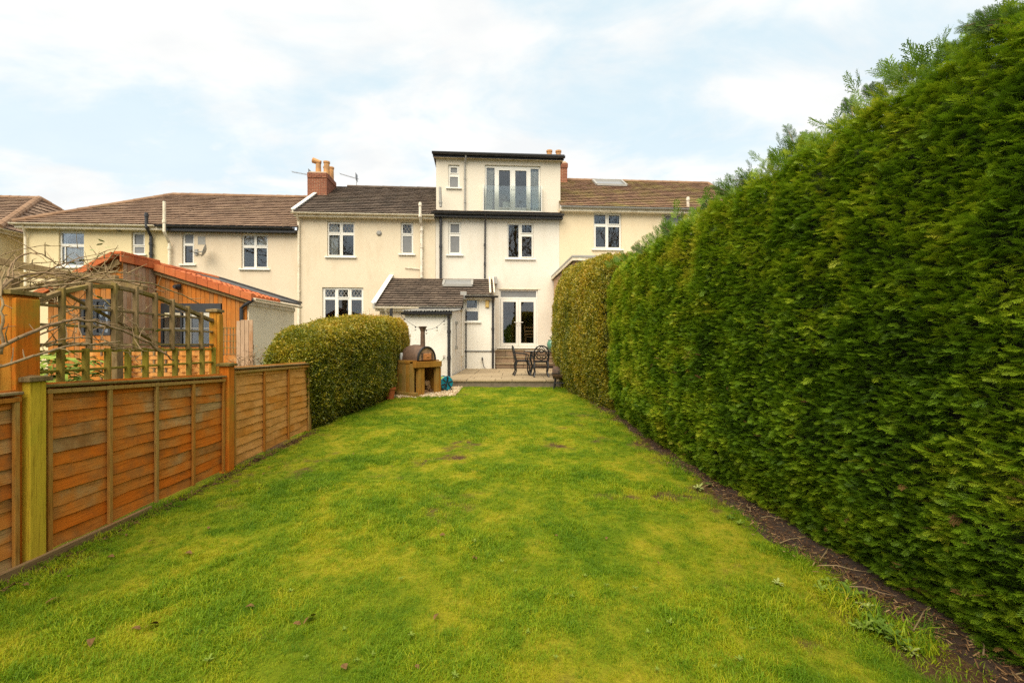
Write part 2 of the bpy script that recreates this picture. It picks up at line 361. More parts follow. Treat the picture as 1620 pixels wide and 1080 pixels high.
# ------------------------------------------------------------------ ground (structure)
def lawn_z(x, y):
    return np.maximum(0, 0.0305 * (np.asarray(y) - 3.0)) + 0.0 * np.asarray(x)
m, t, b = newmat('ground_soil')
c = ramp(t, tex(t, 3, 7, 0.7), [(0.3, (0.035, 0.026, 0.016)), (0.5, (0.06, 0.06, 0.02)), (0.7, (0.09, 0.10, 0.03))]); setv(t, b, 'Base Color', c); b.inputs['Roughness'].default_value = 1
M_ground = m
g = MB(); g.quad((-400, -400, -0.06), (400, -400, -0.06), (400, 600, -0.06), (-400, 600, -0.06))
tag(g.build('ground', M_ground), kind='structure')

# the lawn: one fine sheet; wear (moss, thin earth, lush grass) follows the same noise the blades use
def lawn_right(y):      # where grass gives way to bare soil under the hedges
    return np.interp(y, [-2, 1.5, 2.2, 3.3, 4.9, 6.5, 8.4, 12.4], [2.05, 2.02, 1.98, 1.87, 1.83, 1.80, 1.70, 1.38]) + .05 * np.sin(np.asarray(y) * 5.3) * np.sin(np.asarray(y) * 2.1 + 1)
def lawn_left(y): return np.interp(y, [-2, 6.6, 7.0, 9.8, 12.4], [-2.99, -2.99, -2.86, -2.62, -2.68])
def moss(p):   # 0 lush green .. 1 yellow moss
    q = np.c_[p[:, 0], p[:, 1] * 0.7, np.zeros(len(p))]
    return np.clip(0.50 * fbm(q * 1.5, 4, 3) + 0.62 * fbm(q * 5.5, 3, 9) - 0.03, 0, 1)
def bare(p):
    q = np.c_[p[:, 0], p[:, 1], np.zeros(len(p))]
    a = fbm(q * 1.7, 4, 21) + 0.30 * (fbm(q * 9, 2, 33) - 0.5)
    near = np.interp(p[:, 1], [1.2, 2.5, 4.5, 12], [0.05, 0.04, 0.0, -0.06])
    edge = np.clip((p[:, 0] - lawn_right(p[:, 1]) + 0.42) / 0.42, 0, 1) * 0.24
    edge2 = np.clip((lawn_left(p[:, 1]) + 0.20 - p[:, 0]) / 0.20, 0, 1) * 0.12
    return np.clip((a + near + edge + edge2 + 0.22 * (fbm(q * 14, 2, 77) - 0.5) - 0.668) * 6.0, 0, 1)
def sheet(name, xs, ys, zf, mat, attrs):
    X, Y = np.meshgrid(xs, ys); p = np.c_[X.ravel(), Y.ravel()]; z = zf(p)
    me = bpy.data.meshes.new(name); nx, ny = len(xs), len(ys)
    idx = np.arange(nx * ny).reshape(ny, nx)
    f = np.stack([idx[:-1, :-1], idx[:-1, 1:], idx[1:, 1:], idx[1:, :-1]], -1).reshape(-1, 4)
    me.from_pydata(np.c_[p, z].tolist(), [], f.tolist())
    for k, fn in attrs.items():
        a = me.attributes.new(k, 'FLOAT', 'POINT'); a.data.foreach_set('value', fn(p).astype(np.float32))
    me.polygons.foreach_set('use_smooth', [True] * len(me.polygons)); me.materials.append(mat)
    return link(name, me)
m, t, b = newmat('lawn_turf')
am = N(t, 'ShaderNodeAttribute', attribute_name='moss'); ab = N(t, 'ShaderNodeAttribute', attribute_name='bare')
c = ramp(t, am.outputs['Fac'], [(0.34, (0.11, 0.17, 0.006)), (0.52, (0.19, 0.22, 0.010)), (0.70, (0.30, 0.27, 0.018))])
c = mixc(t, 0.8, c, ramp(t, tex(t, 60, 6, 0.8), [(0.3, (0.45, 0.45, 0.4)), (0.65, (1.15, 1.15, 1.1))]), 'MULTIPLY')
soil = ramp(t, tex(t, 40, 6, 0.75), [(0.3, (0.035, 0.020, 0.010)), (0.7, (0.13, 0.075, 0.035))])
c = mixc(t, ab.outputs['Fac'], c, soil); setv(t, b, 'Base Color', c); b.inputs['Roughness'].default_value = 1; b.inputs['Specular IOR Level'].default_value = 0.1
bump(t, b, tex(t, 45, 5, 0.8), 0.8, 0.02); M_lawn = m
def lz(p): return lawn_z(p[:, 0], p[:, 1]) + 0.035 * (fbm(np.c_[p * 0.9, np.zeros(len(p))], 3, 5) - 0.5)
lawn = sheet('lawn', np.linspace(-3.2, 2.0, 131), np.linspace(-3, 12.0, 320), lz, M_lawn, {'moss': moss, 'bare': bare}); tag(lawn, kind='structure')
def gz(x, y): return float(lz(np.array([[x, y]]))[0])

m, t, b = newmat('bed_soil')
c = ramp(t, tex(t, 26, 7, 0.75), [(0.3, (0.022, 0.013, 0.008)), (0.55, (0.07, 0.038, 0.020)), (0.75, (0.15, 0.085, 0.045))]); setv(t, b, 'Base Color', c)
b.inputs['Roughness'].default_value = 1; bump(t, b, tex(t, 30, 6, 0.8), 1.0, 0.03); M_soil = m
bed = sheet('soil_bed', np.linspace(1.35, 3.6, 60), np.linspace(-3, 14, 220),
            lambda p: lz(p) + 0.02 * fbm(np.c_[p * 8, np.zeros(len(p))], 3, 8) - 0.022 + np.clip((p[:, 0] - lawn_right(p[:, 1]) + .05) * 0.25, 0, 0.05), M_soil, {}); tag(bed, kind='structure')
ng = sheet('neighbour_garden', np.linspace(-24, -3.2, 60), np.linspace(-3, 19.3, 60), lambda p: lz(p) - 0.02, M_ground, {}); tag(ng, kind='structure')
rg = sheet('far_garden', np.linspace(3.6, 20, 20), np.linspace(-3, 19.5, 40), lambda p: lz(p) - 0.02, M_ground, {}); tag(rg, kind='structure')

# ------------------------------------------------------------------ building helpers
def rect(px0, py0, px1, py1, v=0.0):
    a, b_ = fp(px0, py1, v), fp(px1, py0, v); return (a[0], a[2], b_[0], b_[2])
def curtain(parent, u0, u1, z0, z1, v, mat=None, amp=0.03, waves=6, taper=0.0):
    mb = MB(); n = waves * 6
    for i in range(n):
        q = []
        for k in (i, i + 1):
            s = k / n; q.append((s, amp * math.sin(s * waves * 6.283) + random.uniform(-.004, .004)))
        (s0, a0), (s1, a1) = q
        w = u1 - u0
        bt = lambda s: u0 + w * s * (1 - taper) if taper >= 0 else u1 - w * (1 - s) * (1 + taper)
        mb.quad((bt(s0), v + a0, z0), (bt(s1), v + a1, z0), (u0 + w * s1, v + a1, z1), (u0 + w * s0, v + a0, z1))
    return mb.build('curtain', mat or M_curtain, parent, smooth=True)
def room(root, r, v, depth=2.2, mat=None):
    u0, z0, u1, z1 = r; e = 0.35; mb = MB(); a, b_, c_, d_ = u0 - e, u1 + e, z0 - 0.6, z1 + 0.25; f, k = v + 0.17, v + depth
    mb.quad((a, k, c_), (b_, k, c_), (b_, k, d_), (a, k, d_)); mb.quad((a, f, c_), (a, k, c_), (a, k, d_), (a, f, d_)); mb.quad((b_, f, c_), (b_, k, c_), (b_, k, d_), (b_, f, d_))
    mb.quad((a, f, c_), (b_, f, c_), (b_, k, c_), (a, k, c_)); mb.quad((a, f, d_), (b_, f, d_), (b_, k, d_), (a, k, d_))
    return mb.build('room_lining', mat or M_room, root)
def window(root, r, panes, v=0.0, sill=True, open_panes=(), frost=(), lead=(), name='window', mat=None, set_in=0.07, with_room=True, sillmat=None, edge=None):
    """frame plate with one opening per pane, each pane a sub-part"""
    u0, z0, u1, z1 = r; w, h = u1 - u0, z1 - z0; mat = mat or M_upvc
    P = [(u0 + a * w, z1 - d_ * h, u0 + c_ * w, z1 - b_ * h) for a, b_, c_, d_ in panes]
    mb = MB(); mb.holes(u0 + .002, u1 - .002, z0 + .002, z1 - .002, P, v + set_in, v + set_in + 0.06)
    for k in open_panes:                                            # casements stand proud of the frame
        a, b_, c_, d_ = P[k]; mb.holes(a - 0.035, c_ + 0.035, b_ - 0.035, d_ + 0.035, [(a + .004, b_ + .004, c_ - .004, d_ - .004)], v + set_in - 0.022, v + set_in - 0.001)
    fr = mb.build(name, mat, root)
    for k, (a, b_, c_, d_) in enumerate(P):
        g_ = MB(); g_.box((a - .004, v + set_in + 0.025, b_ - .004), (c_ + .004, v + set_in + 0.033, d_ + .004)); g_.build('pane', M_frost if k in frost else M_glass, fr)
        if k in lead:
            l = MB(); st = 0.14; n = int((c_ - a + d_ - b_) / st) + 2
            for i in range(-n, n):
                for sg in (1, -1):
                    # diagonal lines clipped to the pane
                    pts = []
                    for s in np.linspace(0, 1, 2): pass
                    x0 = a + i * st; p0, p1 = (x0, b_), (x0 + (d_ - b_) * 0.62, d_)
                    if sg < 0: p0, p1 = (x0 + (d_ - b_) * 0.62, b_), (x0, d_)
                    dx, dz = p1[0] - p0[0], p1[1] - p0[1]; t0, t1 = 0.0, 1.0
                    if abs(dx) > 1e-6:
                        ta, tb = sorted(((a - p0[0]) / dx, (c_ - p0[0]) / dx)); t0, t1 = max(t0, ta), min(t1, tb)
                    if t1 - t0 > 0.05:
                        l.bar((p0[0] + dx * t0, v + set_in + 0.020, p0[1] + dz * t0), (p0[0] + dx * t1, v + set_in + 0.020, p0[1] + dz * t1), 0.012, 0.006, (0, 1, 0))
            l.build('lead_lattice', M_lead, fr)
    if sill:
        s_ = MB(); s_.box((u0 - 0.09, v - 0.075, z0 - 0.055), (u1 + 0.09, v + set_in, z0 - 0.001)); s_.build('sill', sillmat or M_upvc, fr, bevel=0.008)
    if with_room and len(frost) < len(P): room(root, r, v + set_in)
    return fr
def tiled(root, name, e0, e1, r1, r0, mat, gauge=0.28, tw=0.30, lift=0.052, parent=None):
    """roof slope from eave edge e0-e1 to ridge edge r0-r1: overlapping tiles, each with its own slight tilt"""
    e0, e1, r0, r1 = map(Vector, (e0, e1, r0, r1)); L = ((r0 + r1) / 2 - (e0 + e1) / 2).length
    rows = max(1, round(L / gauge)); mb = MB(); nrm = (e1 - e0).cross((r0 + r1) / 2 - e0).normalized()
    if nrm.z < 0: nrm = -nrm
    for k in range(rows):
        t0, t1 = k / rows, min(1.0, (k + 1.18) / rows)
        a0, b0 = e0.lerp(r0, t0), e1.lerp(r1, t0); a1, b1 = e0.lerp(r0, t1), e1.lerp(r1, t1)
        d = (e1 - e0).normalized(); w0 = (b0 - a0).length; n = max(1, round(w0 / tw)); sh = (k % 2) * 0.5
        cuts = [0.0] + [min(1.0, max(0.0, (i + sh) / n)) for i in range(0 if sh else 1, n)] + [1.0]
        drop = random.uniform(-0.003, 0.003)
        for s0, s1 in zip(cuts[:-1], cuts[1:]):
            if s1 - s0 < 1e-3: continue
            q = 0.006 / max(w0, .1); j = random.uniform(-0.004, 0.004) + drop; j2 = random.uniform(-0.003, 0.003)
            lo0, lo1 = a0.lerp(b0, s0 + q), a0.lerp(b0, s1 - q)
            # upper edge at the same distance along the eave, clipped to the slope
            hi0, hi1 = a1.lerp(b1, s0 + q), a1.lerp(b1, s1 - q)
            f0, f1 = lo0 + nrm * (lift + j), lo1 + nrm * (lift + j + j2)
            g0, g1 = f0 - nrm * .016, f1 - nrm * .016
            mb.add([g0, g1, f1, f0, hi1, hi0], [(0, 1, 2, 3), (3, 2, 4, 5)])
    mb.quad(e0 - nrm * .01, e1 - nrm * .01, r1 - nrm * .01, r0 - nrm * .01)
    o = mb.build(name, mat, parent or root, root=root); o['kind'] = 'stuff'; return o
def ridge_run(root, name, p0, p1, mat, rad=0.12, seg=0.42, parent=None):
    p0, p1 = Vector(p0), Vector(p1); n = max(1, round((p1 - p0).length / seg)); mb = MB()
    for k in range(n):
        a, b_ = p0.lerp(p1, k / n), p0.lerp(p1, (k + 1.0) / n)
        mb.tube([a + Vector((0, 0, -0.03)), b_ + Vector((0, 0, -0.03))], [rad * random.uniform(.97, 1.06), rad * 0.93], 10)
    return mb.build(name, mat, parent or root, root=root)
def pipe(root, name, pts, rad, mat, collars=(), parent=None):
    mb = MB(); mb.tube(pts, rad, 10)
    for c_ in collars:
        c_ = Vector(c_); mb.tube([c_ - Vector((0, 0, .05)), c_ + Vector((0, 0, .05))], rad * 1.3, 10)
    return mb.build(name, mat, parent or root, root=root, smooth=False)
def gutter(root, a, b_, mat, rad=0.062, fascia=None):
    a, b_ = Vector(a), Vector(b_); mb = MB(); n = 12; vs = []; fs = []
    d = (b_ - a).normalized(); s = d.cross(Vector((0, 0, 1))).normalized()
    prof = [(math.cos(k / n * math.pi + math.pi), math.sin(k / n * math.pi + math.pi)) for k in range(n + 1)]
    prof += [(x * 0.86, y * 0.86) for x, y in prof[::-1]]
    for p in (a, b_): vs += [p + s * (x * rad) + Vector((0, 0, y * rad)) for x, y in prof]
    m_ = len(prof); fs += [(i, (i + 1) % m_, (i + 1) % m_ + m_, i + m_) for i in range(m_)] + [tuple(range(m_)), tuple(range(m_, 2 * m_))]
    mb.add(vs, fs); return mb.build('gutter', mat, root)
def chimney(root, u0, u1, v0, v1, z0, z1, pots, parent_name='chimney', bricks=True):
    core = MB(); core.box((u0 + .012, v0 + .012, z0), (u1 - .012, v1 - .012, z1 - .02)); core.box((u0 + .06, v0 + .06, z1 - .02), (u1 - .06, v1 - .06, z1 + .05))
    ch = core.build(parent_name, M_mortar, root)
    off = Vector(root['off']); bh, bl = 0.075, 0.225; rows = int((z1 - z0) / bh)
    var = []
    for k in range(5):
        x = MB(); x.box((-0.106, 0, -0.032), (0.106, 0.05, 0.032)); var.append(x.mesh('brick', M_brick))
    for k in range(5): 
        a = var[k].attributes['rnd']; a.data.foreach_set('value', [k / 4] * 6)
    for r_ in range(rows):
        z = z0 + bh * (r_ + .5); proud = 0.035 if r_ >= rows - 3 else 0.0
        for side in ((u0, u1, 'f'), (v0, v1, 's')):
            n = max(1, round((side[1] - side[0]) / bl)); step = (side[1] - side[0]) / n
            for k in range(n + (r_ % 2)):
                c0 = side[0] + step * (k + .5 - (0.5 if r_ % 2 else 0)); half = False
                if r_ % 2 and (k == 0 or k == n): c0 = side[0] + step * (.25 if k == 0 else n - .25); half = True
                o = bpy.data.objects.new('brick', random.choice(var)); COL.objects.link(o); o.parent = ch
                sx = step / bl * (0.47 if half else 0.97); dp = random.uniform(-.004, .004) - proud
                if side[2] == 'f': o.location = (c0 - off.x, v0 + dp - off.y, z - off.z); o.scale = (sx, 1, 1)
                else: o.location = (u1 - dp - off.x, c0 - off.y, z - off.z); o.rotation_euler = (0, 0, R(90)); o.scale = (sx, 1, 1)
    for (pu, pv, h, rd, kind) in pots:
        p = MB(); zt = z1 + .05
        if kind == 'cowl':
            p.lathe([(rd, zt - .03), (rd * .86, zt + h * .75), (rd * .9, zt + h * .75)], (pu, pv, 0), 14); p.tube([(pu + .1, pv, zt + h * .80), (pu - rd * 1.9, pv - .02, zt + h * .98)], [rd * .85, rd], 12)
        else: p.lathe([(rd, zt - .03), (rd * .92, zt + h * .86), (rd * 1.12, zt + h * .88), (rd * 1.12, zt + h), (rd * .7, zt + h), (rd * .66, zt + h - .12)], (pu, pv, 0), 14)
        p.build('chimney_pot', M_pot, ch, root=root, smooth=False)
    return ch

# ------------------------------------------------------------------ house A: detached, partly in view on the edge
uA, ez = fu(8), fz(8, 362); rA = fp(62, 313, 4.0)
hA = house_root('detached_house', 'pale yellow house with brown hipped tile roof at the far edge of the row', 'house', uA, 0, 0)
w = MB(); w.box((uA - 9, 0.0, 0), (uA - 0.25, 8, ez - 0.05)); w.build('wall', M_yellow, hA)
EA = [(uA - 9, -.25, ez), (uA, -.25, ez), (uA, 8.2, ez)]; RA = (rA[0], 4.0, rA[2])
tiled(hA, 'roof_tiles', EA[0], EA[1], RA, (uA - 9, 4.0, rA[2]), M_tileB)
tiled(hA, 'roof_tiles', EA[1], EA[2], RA, RA, M_tileB)
ridge_run(hA, 'ridge_tiles', RA, (uA - 9, 4.0, rA[2]), M_ridge); ridge_run(hA, 'hip_tiles', (uA, -.25, ez + .04), RA, M_ridge, 0.14); ridge_run(hA, 'hip_tiles', (uA, 8.2, ez + .04), RA, M_ridge, 0.14)
gutter(hA, (uA - 9, -.3, ez - .03), (uA + .03, -.3, ez - .03), M_trim); gutter(hA, (uA + .05, -.3, ez - .03), (uA + .05, 8.2, ez - .03), M_trim)
f_ = MB(); f_.box((uA - 9, -.2, ez - .2), (uA - .02, -.17, ez - .02)); f_.box((uA - .05, -.17, ez - .2), (uA - .02, 8, ez - .02)); f_.box((uA - 9, -.17, ez - .2), (uA - .05, 0, ez - .18)); f_.build('fascia', M_trim, hA)

# ------------------------------------------------------------------ houses B1 (yellow) and B2 (peach), one hipped roof cut at the party wall
uB0, uB1, uB2 = fu(37), fu(266), fu(470); eB = fz(170, 357); rB = fp(275, 308, 4.0); rBz = fz(400, 310.5, 4.0)
hB1 = house_root('yellow_house', 'yellow rendered end house with a hipped brown roof and black soil pipe', 'house', uB0)
hB2 = house_root('peach_house', 'peach rendered house with brown roof, black gutter and satellite dish', 'house', uB1)
wn = {'a': rect(93, 365, 133, 422), 'b': rect(208, 367, 229, 402)}
w = MB(); w.holes(uB0, uB1 - .002, 0, eB - .06, list(wn.values()), 0, 0.28); w.box((uB0, .28, 0), (uB0 + .25, 8, eB - .06)); w.build('wall', M_yellow, hB1)
ww = window(hB1, wn['a'], [(.07, .07, .93, .36), (.07, .44, .17, .94), (.21, .44, .93, .94)], sillmat=M_upvc)
u0, z0, u1, z1 = wn['a']; curtain(ww, u0 + .05, u1 - .02, z0 + .02, z1 - .5, .17, waves=7, amp=.02)
hd = MB(); hd.box((u0 - .05, -.03, z1 + .002), (u1 + .05, .05, z1 + .12)); hd.build('blind_box', M_upvc, ww)
window(hB1, wn['b'], [(.14, .10, .86, .56), (.14, .66, .86, .94)], open_panes=(0,), frost=(0, 1))
u0, z0, u1, z1 = wn['b']; hd = MB(); hd.box((u0 - .05, -.02, z1 + .002), (u1 + .05, .05, z1 + .10)); hd.build('lintel', M_trim, hB1)
tiled(hB1, 'roof_tiles', (uB0 - .15, -.28, eB), (uB1, -.28, eB), (uB1, 4, rBz), (rB[0], 4, rBz), M_tileB)
tiled(hB1, 'roof_tiles', (uB0 - .15, 8.2, eB), (uB0 - .15, -.28, eB), (rB[0], 4, rBz), (rB[0], 4, rBz), M_tileB)
ridge_run(hB1, 'hip_tiles', (uB0 - .15, -.28, eB + .03), (rB[0], 4, rBz), M_ridge, .13); ridge_run(hB1, 'ridge_tiles', (rB[0], 4, rBz), (uB1, 4, rBz), M_ridge, .13)
gutter(hB1, (uB0 - .2, -.34, eB - .03), (uB1 - .3, -.34, eB - .03), M_trim)
f_ = MB(); f_.box((uB0 - .1, -.26, eB - .2), (uB1 - .002, -.23, eB - .01)); f_.box((uB0 - .1, -.23, eB - .2), (uB1 - .002, 0, eB - .17)); f_.build('fascia', M_trim, hB1)
up = fu(43.5); pipe(hB1, 'downpipe', [(up + .1, -.3, eB - .08), (up, -.08, eB - .5), (up, -.07, .1)], .04, M_trim)
a, b_, c_ = fp(233.5, 337, -.3), fp(233.5, 360, -.3), fp(239, 374, -.1)
sp = pipe(hB1, 'soil_pipe', [(a[0], -.36, a[2]), (b_[0], -.36, b_[2]), (c_[0], -.1, c_[2]), (c_[0], -.1, .2)], .06, M_black, [(a[0], -.36, a[2] - .12), (c_[0], -.1, c_[2] - .3), (c_[0], -.1, c_[2] - .7)])
k = fp(190, 363); q = MB(); q.box((k[0] - .03, -.06, k[2] - .04), (k[0] + .03, .01, k[2] + .04)); q.lathe([(.07, -.04), (.09, .12)], (k[0], -.14, k[2]), 10, 'Y')
tag(q.build('security_light', M_black), 'small black security light under the gutter of the yellow wall', 'light')
sl = bpy.data.objects['security_light']; sl.matrix_world = FM

wn = {'a': rect(288, 367, 307, 418), 'b': rect(382, 370, 424, 425)}
w = MB(); w.holes(uB1 + .001, uB2, 0, eB - .06, list(wn.values()), 0, 0.28); w.build('wall', M_peach, hB2)
window(hB2, wn['a'], [(.16, .07, .84, .34), (.16, .42, .84, .95)], open_panes=(1,), frost=(0,))
ww = window(hB2, wn['b'], [(.06, .06, .45, .32), (.55, .06, .94, .32), (.06, .40, .45, .94), (.55, .40, .94, .94)], open_panes=(1, 3))
u0, z0, u1, z1 = wn['b']; curtain(ww, u0 + .04, u1 - .04, z1 - .48, z1 - .02, .17, waves=6, amp=.02)
tiled(hB2, 'roof_tiles', (uB1, -.28, eB), (uB2 + .12, -.28, eB), (uB2 + .12, 4, rBz), (uB1, 4, rBz), M_tileB)
ridge_run(hB2, 'ridge_tiles', (uB1, 4, rBz), (uB2 + .5, 4, rBz), M_ridge, .13)
gutter(hB2, (uB1 - .28, -.34, eB - .03), (uB2 - .03, -.34, eB - .03), M_black, .07)
f_ = MB(); f_.box((uB1 + .001, -.26, eB - .22), (uB2, -.23, eB - .01)); f_.box((uB1 + .001, -.23, eB - .22), (uB2, 0, eB - .19)); f_.build('fascia', M_black, hB2)
a, b_ = fp(267, 319, -.4), fp(268, 420, -.12)
pipe(hB2, 'flue_pipe', [(b_[0], -.42, a[2]), (b_[0], -.42, eB - .3), (b_[0], -.12, eB - .7), (b_[0], -.12, .2)], .055, M_trim, [(b_[0], -.42, eB + .1), (b_[0], -.12, eB - .9)])
k = fp(290, 363); q = MB(); q.box((k[0] - .05, -.1, k[2] - .04), (k[0] + .05, 0, k[2] + .04)); q.lathe([(.05, -.05), (.085, .1)], (k[0] + .06, -.2, k[2] - .02), 10, 'Y')
o = tag(q.build('security_light', M_grey), 'small grey security light above the narrow window of the peach wall', 'light'); o.matrix_world = FM
k0, k1 = fp(313, 374), fp(325, 387); q = MB(); q.box((k0[0], -.006, k1[2]), (k1[0], .004, k0[2])); q.build('render_patch', M_grey, hB2)
k = fp(322, 396, -.4)
dish = house_root('satellite_dish', 'grey satellite dish on an arm fixed to the peach wall', 'dish', k[0], -.4, k[2])
q = MB(); prof = [(.02, .09), (.12, .075), (.20, .045), (.27, 0), (.275, .005), (.2, .055), (.1, .09), (.02, .105)]
q.lathe(prof, (0, 0, 0), 20, 'X'); d_ = q.mesh('reflector', M_grey); d_o = link('reflector', d_, dish); d_o.rotation_euler = (0, R(16), R(24)); d_o.scale = (.9, .78, .95)
q = MB(); q.tube([(-.5, .38, -.02), (-.45, .3, -.02), (0, .06, -.02)], .022); q.box((-.56, .35, -.12), (-.44, .40, .12)); link('wall_arm', q.mesh('wall_arm', M_grey), dish)
q = MB(); q.tube([(-.1, .1, -.2), (-.36, -.2, -.08)], .014); q.box((-.42, -.26, -.11), (-.32, -.16, -.03)); link('receiver_arm', q.mesh('receiver_arm', M_black), dish)

# ------------------------------------------------------------------ house C: cream, dark roof, white verge
uC1 = fu(689); eC = fz(580, 340.5); rCz = fz(610, 296.5, 4.0)
hC = house_root('cream_house', 'cream rendered house with dark tiled roof, white verge board and leaded windows', 'house', uB2)
wn = {'a': rect(518, 351, 561, 406), 'b': rect(634, 352, 654, 402), 'c': rect(510, 455, 575, 508)}
w = MB(); w.holes(uB2 + .001, uC1 - .001, 0, eC - .05, list(wn.values()), -.02, 0.28); w.build('wall', M_cream, hC)
ww = window(hC, wn['a'], [(.05, .06, .45, .30), (.55, .06, .95, .30), (.05, .38, .45, .95), (.55, .38, .95, .95)], v=-.02, open_panes=(0, 2), lead=(0, 1))
u0, z0, u1, z1 = wn['a']; curtain(ww, u0 + .03, u0 + .40, z0, z1 - .1, .15, waves=4, amp=.02)
window(hC, wn['b'], [(.14, .06, .86, .34), (.14, .42, .86, .95)], v=-.02, open_panes=(0,), frost=(1,), lead=(0,))
window(hC, wn['c'], [(.06, .06, .30, .28), (.38, .06, .62, .28), (.70, .06, .95, .28), (.06, .36, .30, .99), (.38, .36, .62, .99), (.70, .36, .95, .99)], v=-.02, lead=(0, 1, 2), open_panes=(1,))
vv = -.30
tiled(hC, 'roof_tiles', (uB2 - .02, vv, eC), (uC1 + .05, vv, eC), (uC1 + .05, 4, rCz), (uB2 - .02, 4, rCz), M_tileC)
ridge_run(hC, 'ridge_tiles', (uB2 + .9, 4, rCz), (uC1, 4, rCz), M_tileC, .11)
vb = MB(); vb.bar((uB2 - .05, vv - .02, eC + .0), (uB2 - .05, 4, rCz + .02), .06, .20); vb.bar((uB2 - .05, vv - .02, eC + .11), (uB2 - .05, 4, rCz + .13), .16, .03); vb.build('verge_board', M_upvc, hC)
gb = MB(); gb.prism([(-.02, eC - .06), (4, eC - .06), (4, rCz - .05)], uB2 - .01, uB2 + .2, 0); gb.build('gable_wall', M_cream, hC)
gutter(hC, (uB2 - .1, -.36, eC - .03), (uC1 - .02, -.36, eC - .03), M_trim, .06)
f_ = MB(); f_.box((uB2 - .02, -.28, eC - .17), (uC1 - .03, -.25, eC - .01)); f_.box((uB2 - .02, -.25, eC - .17), (uC1 - .03, -.02, eC - .14)); f_.build('fascia', M_trim, hC)
ud = fu(474); pipe(hC, 'downpipe', [(ud, -.34, eC - .06), (ud, -.1, eC - .35), (ud, -.09, .2)], .045, M_trim, [(ud, -.09, 3.6)])
a, b_ = fp(665, 321, -.35), fp(667, 352, -.1)
pipe(hC, 'soil_pipe', [(a[0], -.42, a[2]), (a[0], -.42, eC - .15), (b_[0], -.12, eC - .45), (b_[0], -.12, fz(667, 440))], .055, M_oldwhite, [(a[0], -.42, a[2] - .1), (a[0], -.42, eC - .1), (b_[0], -.12, eC - .6), (b_[0], -.12, eC - 1.3)])
k = fp(600, 369); q = MB(); q.lathe([(.10, -.02), (.11, -.05), (.06, -.09), (.03, -.09)], (k[0], 0, k[2]), 14, 'Y'); q.build('vent_cowl', M_grey, hC)
a, b_ = fp(641, 424), fp(664, 426); pipe(hC, 'waste_pipe', [(a[0], -.06, a[2]), (b_[0], -.06, b_[2])], .018, M_oldwhite)
cu0, cu1 = fu(486, 2.2), fu(517, 2.2)
chimney(hC, cu0, cu1, 2.2, 3.5, fz(500, 322, 2.2), fz(500, 272.5, 2.2), [(cu0 + .40, 2.5, .62, .13, 'cowl'), (cu1 - .12, 2.55, .58, .135, ''), (cu0 + .55, 3.1, .55, .12, ''), (cu1 - .1, 3.15, .55, .12, '')])
fl = MB(); fl.bar((cu1 + .05, 2.15, fz(517, 316, 2.2) - .35), (cu1 + .05, 3.55, fz(530, 297, 3.5) - .1), .12, .05); fl.build('flashing', M_lead, hC)

# ------------------------------------------------------------------ house D: white house with box dormer
uD1 = fu(885); gD = fz(780, 343.5)
hD = house_root('dormer_house', 'white rendered house with a full width flat roofed dormer and glass balcony front', 'house', uC1)
zf = 1.19
wn = {'a': rect(709, 350, 730, 403), 'b': rect(802, 352, 844, 409), 'c': rect(789.5, 458, 851, 549.5)}
w = MB(); w.holes(uC1 + .001, uD1 - .001, 0, gD - .02, list(wn.values()), 0, 0.28); w.build('wall', M_white, hD)
window(hD, wn['a'], [(.16, .08, .84, .34), (.16, .44, .84, .92)], frost=(0, 1), open_panes=(0,))
ww = window(hD, wn['b'], [(.06, .06, .44, .95), (.56, .06, .94, .28), (.56, .38, .94, .94)], open_panes=(1, 2))
# French doors: frame with transom, two leaves
u0, z0, u1, z1 = wn['c']; W_ = u1 - u0; zt = fz(820, 471); mid = (u0 + u1) / 2
mb = MB(); mb.holes(u0 + .002, u1 - .002, z0 + .002, z1 - .002, [(u0 + .07, zt + .03, u1 - .07, z1 - .06), (u0 + .06, z0 + .05, u1 - .06, zt - .04)], .07, .14); fd = mb.build('french_door', M_upvc, hD)
g_ = MB(); g_.box((u0 + .06, .10, zt + .02), (u1 - .06, .108, z1 - .05)); g_.build('transom_light', M_frost, fd)
for a, b_ in ((u0 + .07, mid - .003), (mid + .003, u1 - .07)):
    mb = MB(); mb.holes(a, b_, z0 + .055, zt - .05, [(a + .105, z0 + .19, b_ - .105, zt - .17)], .055, .12); mb.box(((b_ - .07) if b_ < mid else (a + .03), .03, 2.23), ((b_ - .03) if b_ < mid else (a + .07), .06, 2.43)); 
    hx = b_ - .05 if b_ < mid else a + .05; sg = -1 if b_ < mid else 1
    mb.bar((hx, .0, 2.36), (hx + sg * .14, .0, 2.36), .02, .025); mb.bar((hx, .05, 2.36), (hx, -.01, 2.36), .02, .02); mb.build('door_leaf', M_upvc, fd)
    g_ = MB(); g_.box((a + .1, .085, z0 + .185), (b_ - .1, .093, zt - .165)); g_.build('pane', M_glass, fd)
s_ = MB(); s_.box((u0 - .08, -.10, z0 - .05), (u1 + .08, .07, z0 - .001)); s_.build('threshold', M_upvc, fd, bevel=.01)
lt = MB(); lt.box((u0 - .1, -.012, z1 + .002), (u1 + .1, .02, z1 + .045)); lt.build('lintel', M_trim, hD)
room(hD, (u0 - .9, z0 + .55, u1 + .9, z1), .16, 3.6, plain('dining_room', (0.20, 0.15, 0.10), 0.9))
